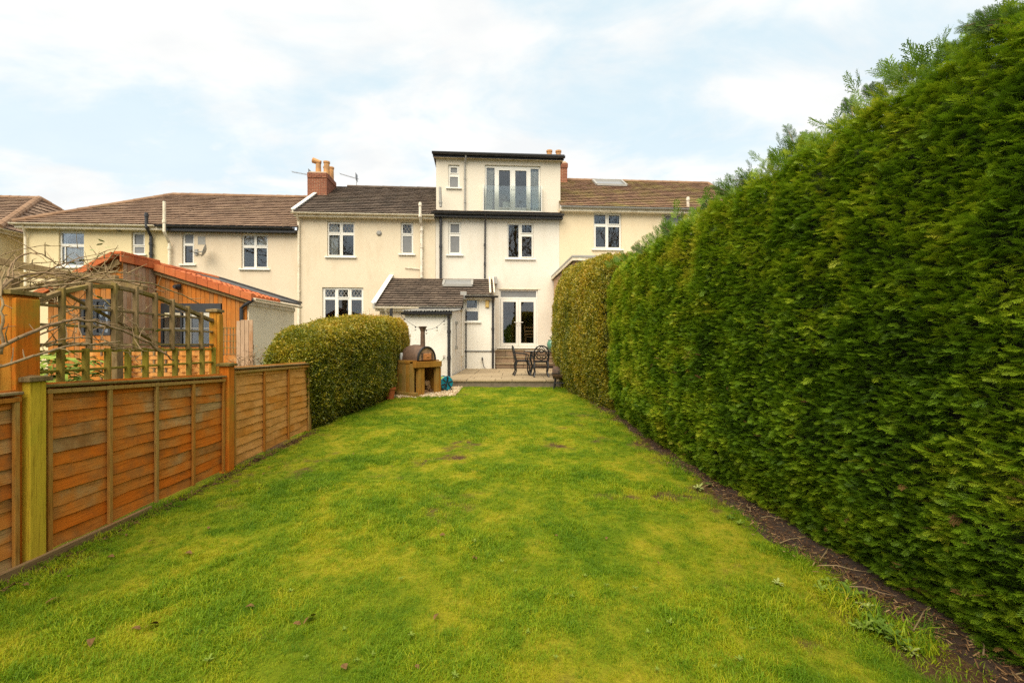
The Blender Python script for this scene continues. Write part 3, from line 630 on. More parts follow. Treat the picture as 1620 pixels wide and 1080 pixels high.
# skirt of roof and black gutter between storeys
uS0, uS1 = fu(685), fu(888)
tiled(hD, 'skirt_tiles', (uS0 + .02, -.32, gD + .10), (uS1, -.32, gD + .10), (uS1, .3, gD + .30), (uS0 + .02, .3, gD + .30), M_tileC, .28)
gutter(hD, (uS0 - .03, -.38, gD + .07), (uS1 + .06, -.38, gD + .07), M_black, .075)
f_ = MB(); f_.box((uS0, -.29, gD - .09), (uS1 + .02, -.26, gD + .09)); f_.box((uS0, -.26, gD - .09), (uS1 + .02, 0, gD - .06)); f_.build('fascia', M_black, hD)
# dormer
vD = .28; dz1 = fz(780, 251, vD); du0, du1 = fu(690, vD), fu(886.5, vD); dz0 = gD + .2
wd = {'a': rect(709, 261, 727, 297, vD), 'b': rect(767, 263, 855, 333, vD)}
w = MB(); w.holes(du0, du1, dz0, dz1, list(wd.values()), vD, vD + .25); w.box((du0, vD + .25, dz0), (du0 + .2, 4.2, dz1)); w.box((du1 - .2, vD + .25, dz0), (du1, 4.2, dz1)); w.build('dormer_wall', plain('dormer_render', (0.68, 0.62, 0.51), 0.9, var=.06, scale=30, bmp=.2), hD)
rf = MB(); rf.box((du0 - .12, vD - .22, dz1 + .002), (du1 + .12, 4.3, dz1 + .07)); rf.prism([(vD - .24, dz1 + .07), (4.3, dz1 + .07), (4.3, dz1 + .16), (vD - .24, dz1 + .16)], du0 - .14, du1 + .14, 0); rf.build('flat_roof', M_black, hD)
f_ = MB(); f_.box((du0 - .12, vD - .20, dz1 - .07), (du1 + .12, vD - .17, dz1 + .0)); f_.build('fascia', M_black, hD)
gutter(hD, (du0 - .15, vD - .29, dz1 + .10), (du1 + .15, vD - .29, dz1 + .06), M_black, .085)
sf = MB(); sf.box((du0 - .1, vD - .165, dz1 - .05), (du1 + .1, vD - .002, dz1 - .02)); sf.build('soffit', M_trim, hD)
window(hD, wd['a'], [(.2, .10, .8, .34), (.14, .50, .86, .95)], v=vD, frost=(0, 1), open_panes=(0,))
ww = window(hD, wd['b'], [(.03, .05, .175, .96), (.25, .10, .455, .92), (.545, .10, .75, .92), (.825, .05, .97, .96)], v=vD, open_panes=(1, 2), sill=True, name='balcony_door')
u0, z0, u1, z1 = wd['b']; curtain(ww, u0 + .03, u0 + .42, z0, z1 - .05, vD + .19, waves=3, amp=.025, taper=.25); curtain(ww, u1 - .42, u1 - .03, z0, z1 - .05, vD + .19, waves=3, amp=.025, taper=-.25)
hb = MB(); 
for sx in (-.055, .055): hb.bar(((u0 + u1) / 2 + sx, vD + .02, z0 + .95), ((u0 + u1) / 2 + sx, vD + .02, z0 + 1.12), .03, .03)
hb.build('door_handle', M_upvc, ww)
ba, bb = fp(764, 291, -.05), fp(858, 333, -.05)
gl = MB(); gl.box((ba[0] + .03, vD - .20, bb[2]), (bb[0] - .03, vD - .18, ba[2])); bal = gl.build('balustrade', M_balglass, hD)
q = MB()
for x in (ba[0], bb[0] - .03): q.box((x, vD - .23, bb[2] - .03), (x + .03, vD - .002, ba[2] + .02))
q.box((ba[0] + .03, vD - .21, bb[2] - .03), (bb[0] - .03, vD - .17, bb[2] - .002)); q.build('rail_post', M_upvc, bal)
# pipes on D
a = fp(737, 250, vD - .1); ud = fu(735.5, vD)
pipe(hD, 'downpipe', [(a[0], vD - .27, dz1 + .04), (a[0], vD - .22, dz1 - .08), (ud, vD - .06, dz1 - .28), (ud, vD - .06, dz0 + .02)], .037, M_grey, [(ud, vD - .06, dz1 - .9), (ud, vD - .06, dz0 + .5)])
a = fp(695.5, 294, -.3); zb = fz(697, 441)
pipe(hD, 'soil_pipe', [(a[0], -.12, a[2]), (a[0] + .03, -.12, gD + .35)], .058, M_grey, [(a[0] + .02, -.12, gD + .55)])
pipe(hD, 'soil_pipe', [(fu(697.5), -.10, gD - .08), (fu(697.5), -.10, zb)], .055, M_black, [(fu(697.5), -.10, gD - .25), (fu(697.5), -.10, gD - 1.3)])
pipe(hD, 'downpipe', [(fu(768), -.36, gD + .02), (fu(767.5), -.08, gD - .3), (fu(767), -.08, fz(767, 441))], .037, M_black, [(fu(767), -.08, gD - 1.2), (fu(767), -.08, gD - 2.0)])
k0, k1 = fu(861, 3.4), fu(897.5, 3.4)
chimney(hD, k0, k1, 3.4, 4.4, fz(890, 300, 3.4), fz(890, 256, 3.4), [(fu(870.5, 3.4), 3.7, .62, .14, ''), (fu(885, 3.4), 3.7, .62, .14, '')])
# things seen through D's windows
k = fp(814, 364, .9); pl = house_root('pendant_lamp', 'white round pendant lampshade hanging behind the upstairs window', 'lamp', k[0], .9, k[2])
q = MB(); q.lathe([(.06, .10), (.20, .02), (.21, -.05), (.12, -.09), (.05, -.09)], (0, 0, 0), 18); link('lamp_shade', q.mesh('lamp_shade', M_upvc, True), pl)
q = MB(); q.tube([(0, 0, .08), (0, 0, .35)], .008); link('flex', q.mesh('flex', M_black), pl)
k0, k1 = fp(795, 320, vD + .3), fp(807, 330, vD + .3); cd = house_root('white_card', 'white card propped inside the balcony door', 'card', k0[0], vD + .22, k1[2])
q = MB(); q.box((0, 0, 0), (k1[0] - k0[0], .02, k0[2] - k1[2])); link('card', q.mesh('card', M_upvc), cd)

# ------------------------------------------------------------------ house E: apricot house, mossy brown hipped roof, rear flat roofed extension
eE = fz(1000, 331); uE1 = fu(1165); rE = fp(1120, 289, 4.0); rEz = fz(1000, 287, 4.0)
hE = house_root('apricot_house', 'apricot rendered house with mossy brown hipped roof, rooflight and flat roofed extension', 'house', uD1)
wn = {'a': rect(939, 337, 983, 394), 'b': rect(1050, 337, 1080, 380)}
w = MB(); w.holes(uD1 + .001, uE1, 0, eE - .04, list(wn.values()), -.01, 0.28); w.build('wall', M_apricot, hE)
window(hE, wn['a'], [(.04, .05, .44, .30), (.55, .06, .94, .30), (.08, .38, .44, .94), (.54, .38, .94, .94)], v=-.01, open_panes=(1, 2))
window(hE, wn['b'], [(.1, .1, .9, .42), (.1, .52, .9, .94)], v=-.01, frost=(0, 1), open_panes=(0,))
tiled(hE, 'roof_tiles', (uD1 + .02, -.28, eE), (uE1 + .2, -.28, eE), (rE[0], 4, rEz), (uD1 + .02, 4, rEz), M_tileE)
tiled(hE, 'roof_tiles', (uE1 + .2, -.28, eE), (uE1 + .2, 8.2, eE), (rE[0], 4, rEz), (rE[0], 4, rEz), M_tileE)
ridge_run(hE, 'ridge_tiles', (uD1 + .3, 4, rEz), (rE[0], 4, rEz), M_ridge, .12); ridge_run(hE, 'hip_tiles', (uE1 + .2, -.28, eE + .03), (rE[0], 4, rEz), M_ridge, .12)
gutter(hE, (uD1 + .02, -.34, eE - .03), (uE1 + .2, -.34, eE - .03), M_grey, .065)
f_ = MB(); f_.box((uD1 + .001, -.26, eE - .2), (uE1 + .1, -.23, eE - .01)); f_.box((uD1 + .001, -.23, eE - .2), (uE1 + .1, -.01, eE - .17)); f_.build('fascia', M_trim, hE)
# rooflight on the slope
sl_ = (rEz - eE) / 4.28; va, vb_ = 2.85, 3.72
rl0, rl1 = fu(941, 3.3), fu(987, 3.3); q = MB()
za_, zb_ = eE + sl_ * (va + .28) + .09, eE + sl_ * (vb_ + .28) + .09
for a, b_ in (((rl0, va, za_), (rl1, va, za_)), ((rl1, va, za_), (rl1, vb_, zb_)), ((rl1, vb_, zb_), (rl0, vb_, zb_)), ((rl0, vb_, zb_), (rl0, va, za_))): q.bar(a, b_, .10, .10)
rfr = q.build('rooflight', M_grey, hE); q = MB(); q.quad((rl0, va, za_), (rl1, va, za_), (rl1, vb_, zb_), (rl0, vb_, zb_)); q.build('pane', M_frost, rfr)
for px, py in ((1088, 312), (1119, 315)):
    a = fp(px, py, -.1); pipe(hE, 'vent_pipe', [(a[0], -.12, eE - .8), (a[0], -.12, a[2])], .062, M_oldwhite, [(a[0], -.12, a[2] - .1)])
exf = -4.35; e0, e1 = fu(906, exf), fu(1040, exf); ezt = fz(906, 405, exf)
w = MB(); w.box((e0 + .12, exf + .02, 0), (e1 + 1.5, exf + .25, ezt - .16)); w.build('extension_wall', M_apricot, hE)
w = MB(); w.box((e0 + .06, exf + .021, 0), (e0 + .119, -.012, ezt - .18)); w.build('extension_side_wall', plain('buff_brickwork', (.46, .29, .17), .9, var=.25, scale=11, bmp=.3), hE)
rf = MB(); rf.box((e0 - .05, exf - .16, ezt - .06), (e1 + 1.5, -.013, ezt)); rf.build('extension_roof', M_lead, hE)
rf = MB(); rf.box((e0 - .04, exf - .14, ezt - .17), (e1 + 1.5, exf - .10, ezt - .062)); rf.box((e0 - .04, exf - .098, ezt - .17), (e0 - .01, -.014, ezt - .062)); rf.build('fascia', M_trim, hE)
ud = e0 + .30; pipe(hE, 'downpipe', [(ud, exf - .08, ezt - .2), (ud, exf - .06, .3)], .04, M_trim)

# ------------------------------------------------------------------ rear lean-to extension across C and D
yD, yC = 17.6, 16.4                               # fronts of the two halves, world metres
vx, vc = yD - OY + .06, yC - OY + .06             # same as v (small angle; measured near x = -1.5 and -3)
PZ = 0.47                                         # patio level
exl, exm, exr = fu(596, vc), fu(733, vx), fu(783, vx)
topz = fz(700, 440.5, -.06); slope = 0.46
zE = lambda v: topz + slope * (v + .06)
uT0 = fu(634, -.05)
hX = house_root('lean_to_extension', 'single storey white lean-to with dark tiled roof built behind the two middle houses', 'extension', exl, vc, 0)
wn = rect(735.5, 473, 757.5, 508.5, vx)
w = MB(); w.holes(exm, exr, 0, zE(vx) - .12, [wn], vx, vx + .22); w.box((exr - .2, vx + .22, 0), (exr, -.003, zE(vx) - .12)); w.prism([(vx, zE(vx) - .12), (-.003, zE(vx) - .12), (-.003, topz - .12)], exr - .2, exr, 0); w.build('wall', M_paintwhite, hX)
w = MB(); w.box((exl + .1, vc, 0), (exm - .02, vc + .22, zE(vc) - .12)); w.box((exl + .1, vc + .22, 0), (exl + .32, -.025, zE(vc) - .12)); w.prism([(vc, zE(vc) - .12), (-.025, zE(vc) - .12), (-.025, topz - .12)], exl + .1, exl + .32, 0); w.build('wall', M_cream, hX)
w = MB(); w.box((exm - .015, vc + .01, 1), (exm + .025, vx - .002, zE(vc) - .13)); w.build('party_wall', M_paintwhite, hX)
ww = window(hX, wn, [(.12, .05, .88, .40), (.06, .54, .94, .95)], v=vx, open_panes=(0,), sill=True)
o0 = exl - .02
tiled(hX, 'roof_tiles', (o0, vc - .2, zE(vc - .2)), (exm + .02, vc - .2, zE(vc - .2)), (exm + .02, vx - .2, zE(vx - .2)), (o0 + .0, vx - .2, zE(vx - .2)), M_tileC, .27)
tiled(hX, 'roof_tiles', (o0, vx - .2, zE(vx - .2)), (exr - .06, vx - .2, zE(vx - .2)), (exr - .06, -.03, topz), (o0, -.03, topz), M_tileC, .27)
vb = MB(); vb.bar((o0 - .04, vc - .24, zE(vc - .24) + .02), (o0 - .04, -.03, topz + .02), .06, .22); vb.bar((o0 - .04, vc - .24, zE(vc - .24) + .135), (o0 - .04, -.03, topz + .135), .17, .025); vb.build('verge_board', M_upvc, hX)
vb = MB(); vb.bar((exr - .03, vx - .24, zE(vx - .24) + .02), (exr - .03, -.03, topz + .02), .05, .20); vb.bar((exr - .18, vx - .2, zE(vx - .2) + .09), (exr - .18, -.03, topz + .09), .07, .04); vb.build('verge_board', M_trim, hX)
vb = MB(); vb.box((exr + .0, -.3, zE(-.55)), (exr + .14, -.004, topz + .06)); vb.box((exm - .1, vx - .24, zE(vx - .35) - .10), (exm + .13, vx - .18, zE(vx - .2) + .12)); vb.build('lead_flashing', M_lead, hX)
gutter(hX, (exm + .06, vx - .26, zE(vx - .2) - .04), (exr + .12, vx - .26, zE(vx - .2) - .04), M_black, .07)
gutter(hX, (o0, vc - .26, zE(vc - .2) - .04), (fu(664, vc), vc - .26, zE(vc - .2) - .04), M_trim, .06); gutter(hX, (fu(664, vc) + .005, vc - .26, zE(vc - .2) - .04), (exm + .02, vc - .26, zE(vc - .2) - .04), M_black, .07)
f_ = MB(); f_.box((exm + .04, vx - .18, zE(vx) - .26), (exr, vx - .155, zE(vx) - .08)); f_.box((exm + .04, vx - .154, zE(vx) - .26), (exr, vx - .002, zE(vx) - .23)); f_.box((o0, vc - .18, zE(vc) - .26), (exm - .01, vc - .155, zE(vc) - .08)); f_.box((o0, vc - .154, zE(vc) - .26), (exm - .01, vc - .002, zE(vc) - .23)); f_.build('fascia', M_trim, hX)
ud = exr - .08; pipe(hX, 'downpipe', [(ud, vx - .26, zE(vx - .2) - .1), (ud, vx - .07, zE(vx) - .4), (ud, vx - .06, PZ + .02)], .045, M_black, [(ud, vx - .06, 2.0), (ud, vx - .06, 1.2)])
pipe(hX, 'downpipe', [(exl + .35, vc - .26, zE(vc - .2) - .1), (exl + .35, vc - .06, zE(vc) - .4), (exl + .35, vc - .06, .3)], .04, M_trim)
sb = MB(); sb.box((exm + .03, vx - .03, PZ + .66), (exr + .001, vx - .001, PZ + .69)); sb.build('plinth_strip', M_black, hX)
a = fp(763, 566, vx); q = MB(); q.tube([(a[0], vx - .02, a[2]), (a[0], vx - .09, a[2]), (a[0], vx - .1, a[2] - .08)], .03); q.tube([(a[0], vx - .1, a[2] - .05), (a[0] + .05, vx - .08, PZ + .1), (a[0] + .12, vx - .1, PZ + .02)], .012); q.build('waste_pipe', M_black, hX)
# rooflight
ua, ub = fu(703, -.6), fu(747, -.6); va, vb_ = -1.22, -.62; q = MB(); za_, zb_ = zE(va) + .10, zE(vb_) + .10
for a, b_ in (((ua, va, za_), (ub, va, za_)), ((ub, va, za_), (ub, vb_, zb_)), ((ub, vb_, zb_), (ua, vb_, zb_)), ((ua, vb_, zb_), (ua, va, za_))): q.bar(a, b_, .09, .09)
rfr = q.build('rooflight', M_grey, hX); q = MB(); q.quad((ua, va, za_), (ub, va, za_), (ub, vb_, zb_), (ua, vb_, zb_)); q.build('pane', M_frost, rfr)
a0, a1 = fp(768, 475, vx), fp(773.5, 486.5, vx); q = MB(); q.box((0, -.09, 0), (a1[0] - a0[0], -.012, a0[2] - a1[2]))
bl = house_root('bulkhead_light', 'amber bulkhead light on the white lean-to wall beside its small window', 'light', a0[0], vx, a1[2])
link('lens', q.mesh('lens', plain('amber_lens', (0.62, 0.42, 0.12), .35)), bl, .03); q = MB(); q.box((-.02, -.012, -.02), (a1[0] - a0[0] + .02, 0, a0[2] - a1[2] + .02)); link('base_plate', q.mesh('base_plate', M_trim), bl)

# ------------------------------------------------------------------ outhouse: white brick store with corrugated roof
of, ox0, ox1 = 13.9, -3.27, -1.83; oz = gz(-2.5, 12)
hO = thing('outhouse', 'white painted outhouse with corrugated roof and black downpipe beside the patio', 'outhouse', (ox0, of, 0))
zf_, zb_ = 2.40, 2.74; L_ = 3.72
w = MB(); w.prism([(0, 0), (L_ - .02, 0), (L_ - .02, zb_), (0, zf_)], 0, ox1 - ox0, 0); o = w.build('wall', M_paintwhite, hO)
w = MB(); n = 46; wd_ = ox1 - ox0 + .16
for i in range(n):
    x0_, x1_ = -.08 + wd_ * i / n, -.08 + wd_ * (i + 1) / n; h0, h1 = .022 * math.sin(i / n * 2 * math.pi * 19), .022 * math.sin((i + 1) / n * 2 * math.pi * 19)
    w.quad((x0_, -.12, zf_ + .03 + h0), (x1_, -.12, zf_ + .03 + h1), (x1_, 2.5, zf_ + .28 + h1), (x0_, 2.5, zf_ + .28 + h0))
o = w.build('roof', M_grey, hO); sm = o.modifiers.new('thick', 'SOLIDIFY'); sm.thickness = .012
gutter(hO, (-.08, -.13, zf_ - .03), (ox1 - ox0 + .02, -.13, zf_ - .05), M_black, .062)
f_ = MB(); f_.box((-.03, -.06, zf_ - .10), (ox1 - ox0 + .0, -.012, zf_ + .01)); f_.build('fascia', M_black, hO)
ud = ox1 - ox0 - .09; pipe(hO, 'downpipe', [(ud, -.14, zf_ - .06), (ud, -.07, zf_ - .22), (ud, -.06, oz + .02)], .045, M_black, [(ud, -.06, 1.8), (ud, -.06, 1.0)])
pipe(hO, 'corner_pipe', [(ox1 - ox0 + .06, L_ - .10, PZ), (ox1 - ox0 + .06, L_ - .10, zb_)], .025, M_black)
q = MB(); q.box((ox1 - ox0 + .001, .75, 1.25), (ox1 - ox0 + .06, .95, 1.36)); q.tube([(ox1 - ox0 + .03, .85, 1.36), (ox1 - ox0 + .03, .85, 2.05)], .012); q.box((ox1 - ox0 + .001, .8, 2.05), (ox1 - ox0 + .08, .92, 2.15)); q.build('outdoor_socket', M_grey, hO)
q = MB(); tx = ox1 - ox0 - .24; tz = gz(-2, 13) + 1.02 - .3
q.tube([(tx, -.005, tz), (tx, -.10, tz), (tx, -.11, tz - .05)], .014); q.bar((tx - .04, -.07, tz + .045), (tx + .05, -.07, tz + .045), .012, .014); q.build('garden_tap', M_rust, hO)

# ------------------------------------------------------------------ patio, its edge stones, steps
M_joint = plain('joint_mortar', (0.16, 0.125, 0.085), 0.95, var=.25, scale=12, bmp=.3)
px0, px1, py0, py1 = -1.79, 1.9, 12.0, 19.2
pt = MB(); pt.box((px0 + .04, py0 + .03, 0), (px1, 17.62, PZ - .028)); pat = tag(pt.build('patio', M_joint), kind='structure')
def stone_mesh(w_, d_, h_, mat, r_):
    q = MB(); q.box((0, 0, 0), (w_, d_, h_), r_); return q.mesh('paving_slab', mat)
y = py0; row = 0
while y < 17.4:
    d_ = [0.45, .6, .6, .45, .75][row % 5]; x = px0 - (0 if row % 2 == 0 else .0)
    while x < px1 - .05:
        w_ = min(random.choice([.45, .6, .6, .75, .9]), px1 - x); w_ = w_ if px1 - x - w_ > .2 else px1 - x
        o = link('paving_slab', stone_mesh(w_ - .012, d_ - .012, .05 + random.uniform(-.004, .004), M_stone, random.random()), pat, .006); o.location = (x, y, PZ - .05); x += w_
    y += d_; row += 1
x = px0
while x < px1 - .05:
    w_ = min(random.choice([.42, .62, .8, .55]), px1 - x); q = MB(); q.box((0, 0, 0), (w_ - .015, .12, .24 + random.uniform(-.006, .004))); o = link('edge_stone', q.mesh('edge_stone', M_stepstone), pat, .01)
    o.location = (x, py0 + .035 + random.uniform(-.01, .006), PZ - .055 - .245); x += w_
for y in np.arange(py0 + .2, 14.2, .55):
    q = MB(); q.box((0, 0, 0), (.12, .535, .24)); o = link('edge_stone', q.mesh('edge_stone', M_stepstone), pat, .01); o.location = (px0 + .02, y, PZ - .30)
st = house_root('stone_steps', 'three brown stone steps rising from the patio to the French door', 'steps', exr, vx, PZ)
sr = [(fz(820, 574, -1.5), -1.55), (fz(820, 564, -1.2), -1.22), (1.19, -.9)]; su0, su1 = exr + .02, fu(884, -.9); zprev = PZ
for k, (zt, vv) in enumerate(sr):
    q = MB(); q.box((su0 + .01, vv + .03, PZ - .02 if k == 0 else PZ), (su1, -.02, zt - .05)); q.build('step_core', M_joint, st)
    u = su0
    while u < su1 - .05:
        w_ = min(random.choice([.5, .62, .75, .45]), su1 - u); w_ = w_ if su1 - u - w_ > .2 else su1 - u
        q = MB(); q.box((u, vv, zprev + .004), (u + w_ - .014, vv + .12, zt - .052)); q.build('riser_block', M_stepstone, st, bevel=.008)
        q = MB(); q.box((u, vv - .035, zt - .048), (u + w_ - .01, (sr[k + 1][1] if k < 2 else -.105) - .004, zt + random.uniform(-.003, .003))); q.build('tread_slab', M_stone, st, bevel=.006); u += w_
    zprev = zt

# ------------------------------------------------------------------ table, chairs, urn, barbecue
def iron_chair(label, loc, rz):
    r_ = thing('garden_chair', label, 'chair', loc, rz, 'black cast iron garden chairs')
    q = MB()                                                       # seat: slatted plate with a rim, 0.44 high
    pts = [(.22 * math.cos(a) * (1.0 if math.sin(a) < 0 else .92), .21 * math.sin(a), .44) for a in np.linspace(0, 2 * math.pi, 25)]
    q.tube(pts, .022, 6, False)
    for x in np.linspace(-.16, .16, 8): h = .205 * math.sqrt(1 - (x / .225) ** 2); q.bar((x, -h, .44), (x, h, .44), .018, .008)
    for y in (-.1, 0, .1): q.bar((-.19, y, .436), (.19, y, .436), .014, .006)
    link('seat', q.mesh('seat', M_iron), r_)
    q = MB(); W = lambda s: .20 + .03 * math.sin(s * math.pi)      # back: arched frame with looping tracery, behind the seat (y > 0), leaning
    by = lambda z: .20 + (z - .44) * .22
    out = [(-.20, by(.44), .44), (-.215, by(.6), .6), (-.205, by(.74), .74), (-.15, by(.84), .84), (-.06, by(.885), .885), (0, by(.89), .89)]
    out = out + [(-x, y, z) for x, y, z in out[-2::-1]]; q.tube(out, .02, 6)
    link('back_frame', q.mesh('back_frame', M_iron), r_)
    q = MB()
    for sx in (-1, 1):
        for (x0, z0, x1, z1, bow) in ((.0, .47, .17, .82, .10), (.0, .47, .09, .87, .16), (.0, .62, .20, .66, -.05), (.0, .80, .19, .55, .06), (0, .88, .12, .62, .05)):
            pts = []
            for s in np.linspace(0, 1, 9):
                z = z0 + (z1 - z0) * s; x = x0 + (x1 - x0) * s + bow * math.sin(s * math.pi); pts.append((sx * min(x, .205), by(z), z))
            q.tube(pts, .013, 5)
        q.tube([(sx * (.075 + .05 * math.cos(a)), by(.56 + .05 * math.sin(a)), .56 + .05 * math.sin(a)) for a in np.linspace(0, 2 * math.pi, 13)], 0.0120, 5, False)
    q.tube([(.045 * math.cos(a), by(.74 + .06 * math.sin(a)), .74 + .06 * math.sin(a)) for a in np.linspace(0, 2 * math.pi, 13)], 0.0135, 5, False)
    link('back_tracery', q.mesh('back_tracery', M_iron), r_)
    for sx in (-1, 1):
        q = MB(); q.tube([(sx * .17, -.16, .435), (sx * .21, -.2, .30), (sx * .18, -.18, .14), (sx * .22, -.24, .0)], [.028, .024, .02, .026], 7); link('leg', q.mesh('leg', M_iron), r_)
        q = MB(); q.tube([(sx * .19, .18, .44), (sx * .2, .22, .28), (sx * .175, .2, .14), (sx * .21, .27, .0)], [.028, .024, .02, .026], 7); link('leg', q.mesh('leg', M_iron), r_)
        q = MB(); q.tube([(sx * .205, by(.68), .68), (sx * .25, .10, .665), (sx * .265, -.08, .655), (sx * .25, -.15, .62), (sx * .215, -.14, .53), (sx * .19, -.12, .44)], 0.0195, 6); link('armrest', q.mesh('armrest', M_iron), r_)
    return r_
PT = PZ + .004
c1 = at(855.5, 590, 13.3); iron_chair('black cast iron chair with looping back drawn up to the near side of the table', (c1[0] + .0, 13.25, PT), R(180))
c2 = at(828, 590, 13.6); iron_chair('black cast iron chair turned sideways at the open end of the table', (c2[0] - .03, 13.75, PT), R(96))
tb = thing('garden_table', 'black cast iron patio table with a pale glass top beside the hedge', 'table', (1.02, 13.95, PT))
q = MB(); q.lathe([(.60, .70), (.62, .705), (.62, .725), (.59, .73)], (0, 0, 0), 28); o = link('table_rim', q.mesh('table_rim', M_iron), tb); o.scale = (1.1, .8, 1)
q = MB(); q.lathe([(.58, .732), (.58, .738)], (0, 0, 0), 28); o = link('table_top', q.mesh('table_top', plain('table_glass', (.22, .22, .21), .08)), tb); o.scale = (1.1, .8, 1)
for sx in (-1, 1):
    for sy in (-1, 1):
        q = MB(); q.tube([(sx * .42, sy * .28, .71), (sx * .46, sy * .31, .5), (sx * .40, sy * .26, .25), (sx * .48, sy * .33, 0)], [.03, .024, .02, .026], 7); link('leg', q.mesh('leg', M_iron), tb)
q = MB(); q.tube([(.36 * math.cos(a), .24 * math.sin(a), .25) for a in np.linspace(0, 2 * math.pi, 25)], 0.0150, 6, False); link('brace_ring', q.mesh('brace_ring', M_iron), tb)
M_jade = plain('jade_glaze', (.10, .24, .17), .22, var=.2, scale=8)
u_ = at(874, 551, 17.9); ur = thing('glazed_urn', 'green glazed urn on the top step by the hedge', 'urn', (u_[0] + .02, 18.45, 1.19))
q = MB(); q.lathe([(.10, 0), (.14, .02), (.19, .14), (.20, .24), (.16, .34), (.13, .37), (.16, .40), (.16, .41), (.11, .41), (.11, .30)], (0, 0, 0), 20); link('body', q.mesh('body', M_jade, True), ur)
q = MB()
for k in range(9): a = k * .7; q.add([(0, 0, .36), (.05 * math.cos(a + .5), .05 * math.sin(a + .5), .47), (.16 * math.cos(a), .16 * math.sin(a), .55 + .02 * (k % 3)), (.05 * math.cos(a - .5), .05 * math.sin(a - .5), .47)], [(0, 1, 2, 3)])
link('leaves', q.mesh('leaves', plain('urn_leaf', (.06, .12, .02), .5)), ur)
bq = thing('barbecue', 'small rusty barrel barbecue on black legs at the lawn edge by the patio', 'barbecue', (1.30, 11.55, gz(1.3, 11.55)), R(-12))
q = MB(); q.lathe([(.03, -.27), (.13, -.265), (.165, -.24), (.17, 0), (.165, .24), (.13, .265), (.03, .27)], (0, 0, .42), 22, 'X'); o = link('drum', q.mesh('drum', M_rust, True), bq)
q = MB(); q.box((-.275, -.175, .405), (.275, .175, .425)); q.bar((-.12, -.20, .47), (.12, -.20, .47), .02, .02); link('lid_seam', q.mesh('lid_seam', M_black), bq)
for sx in (-1, 1):
    for sy in (-1, 1):
        q = MB(); q.bar((sx * .19, sy * .10, .34), (sx * .23, sy * .16, 0), .022, .022); link('leg', q.mesh('leg', M_black), bq)
q = MB(); q.tube([(.20, .05, .55), (.20, .05, .72), (.18, .05, .74)], .035, 10); link('flue', q.mesh('flue', M_black), bq)
q = MB(); q.box((-.2, -.13, .16), (.2, .13, .18)); link('shelf', q.mesh('shelf', M_black), bq)

# wooden chair standing inside the French door
wcp = fp(838, 545, 1.1); wc = house_root('wooden_chair', 'pale wooden ladder back chair indoors behind the French door glass', 'chair', wcp[0], 1.1, 1.28)
M_beech = wood('chair_beech', [(.50, .27, .10), (.56, .33, .14)], (6, 6, .6))
for sx in (-.2, .2):
    q = MB(); q.bar((sx, .2, 0), (sx, .28, .98), .035, .035, (0, 1, 0)); link('leg', q.mesh('leg', M_beech), wc); q = MB(); q.bar((sx, -.2, 0), (sx, -.2, .45), .035, .035, (0, 1, 0)); link('leg', q.mesh('leg', M_beech), wc)
q = MB(); q.box((-.23, -.23, .45), (.23, .23, .48)); link('seat', q.mesh('seat', M_beech), wc)
for z in (.6, .74, .9): q = MB(); q.bar((-.2, .2 + .08 * z, z), (.2, .2 + .08 * z, z), .02, .06); link('back_slat', q.mesh('back_slat', M_beech), wc)

# ------------------------------------------------------------------ oven stand, oven, logs, hose, pot, lights
cn = Vector((-2.18, 10.2, 0)); ang = math.atan2(.70, .47)          # +x runs along the open side, +y away along the planked side
sz = gz(-2.2, 10.6)
stand = thing('oven_stand', 'rough timber stand with planked side and open log bay under the pizza oven', 'stand', (cn.x, cn.y, sz), ang)
Wd, Dp, Hh = .86, .66, .80
for k in range(5):
    q = MB(); y0 = .055 + k * (Dp - .06) / 5; q.box((.0, y0, .08), (.045, y0 + (Dp - .06) / 5 - .008, Hh - .07 + random.uniform(-.004, .004))); link('plank', q.mesh('plank', M_sleeper), stand, .005)
q = MB(); q.box((-.05, -.06, 0), (.05, Dp, .085)); link('base_rail', q.mesh('base_rail', M_sleeper), stand, .008)
for x in (.12, .22, Wd - .16): q = MB(); q.box((x, .0, 0), (x + .09, .09, Hh - .17)); link('post', q.mesh('post', M_sleeper), stand, .006)
q = MB(); q.box((Wd - .06, .0, 0), (Wd, .12, Hh - .17)); q.box((Wd - .05, .125, 0), (Wd, Dp, Hh - .17)); link('post', q.mesh('post', M_sleeper), stand, .006)
q = MB(); q.box((.0, -.03, Hh - .165), (Wd, .07, Hh - .03)); link('beam', q.mesh('beam', M_sleeper), stand, .008)
q = MB(); q.box((.05, Dp - .04, .02), (Wd - .06, Dp, Hh - .07)); link('back_panel', q.mesh('back_panel', M_sleeper), stand)
for k in range(4):
    q = MB(); y0 = -.02 + k * (Dp + .04) / 4; q.box((.0 - .01, y0 + .09 if k == 0 else y0, Hh - .066 if k else Hh - .028), (Wd + .01, y0 + (Dp + .04) / 4 - .005, Hh)); link('top_board', q.mesh('top_board', M_sleeper), stand, .005)
M_firelog_end = plain('log_end', (.48, .32, .17), .85, var=.25, scale=30)
logm = []
for k in range(4):
    q = MB(); rr = random.uniform(.045, .065); n = 9; q.tube([(0, -.19, 0), (0, -.06, .006), (0, .19, 0)], [rr, rr * 1.05, rr * .95], n); logm.append((q.mesh('firewood_log', M_log), rr))
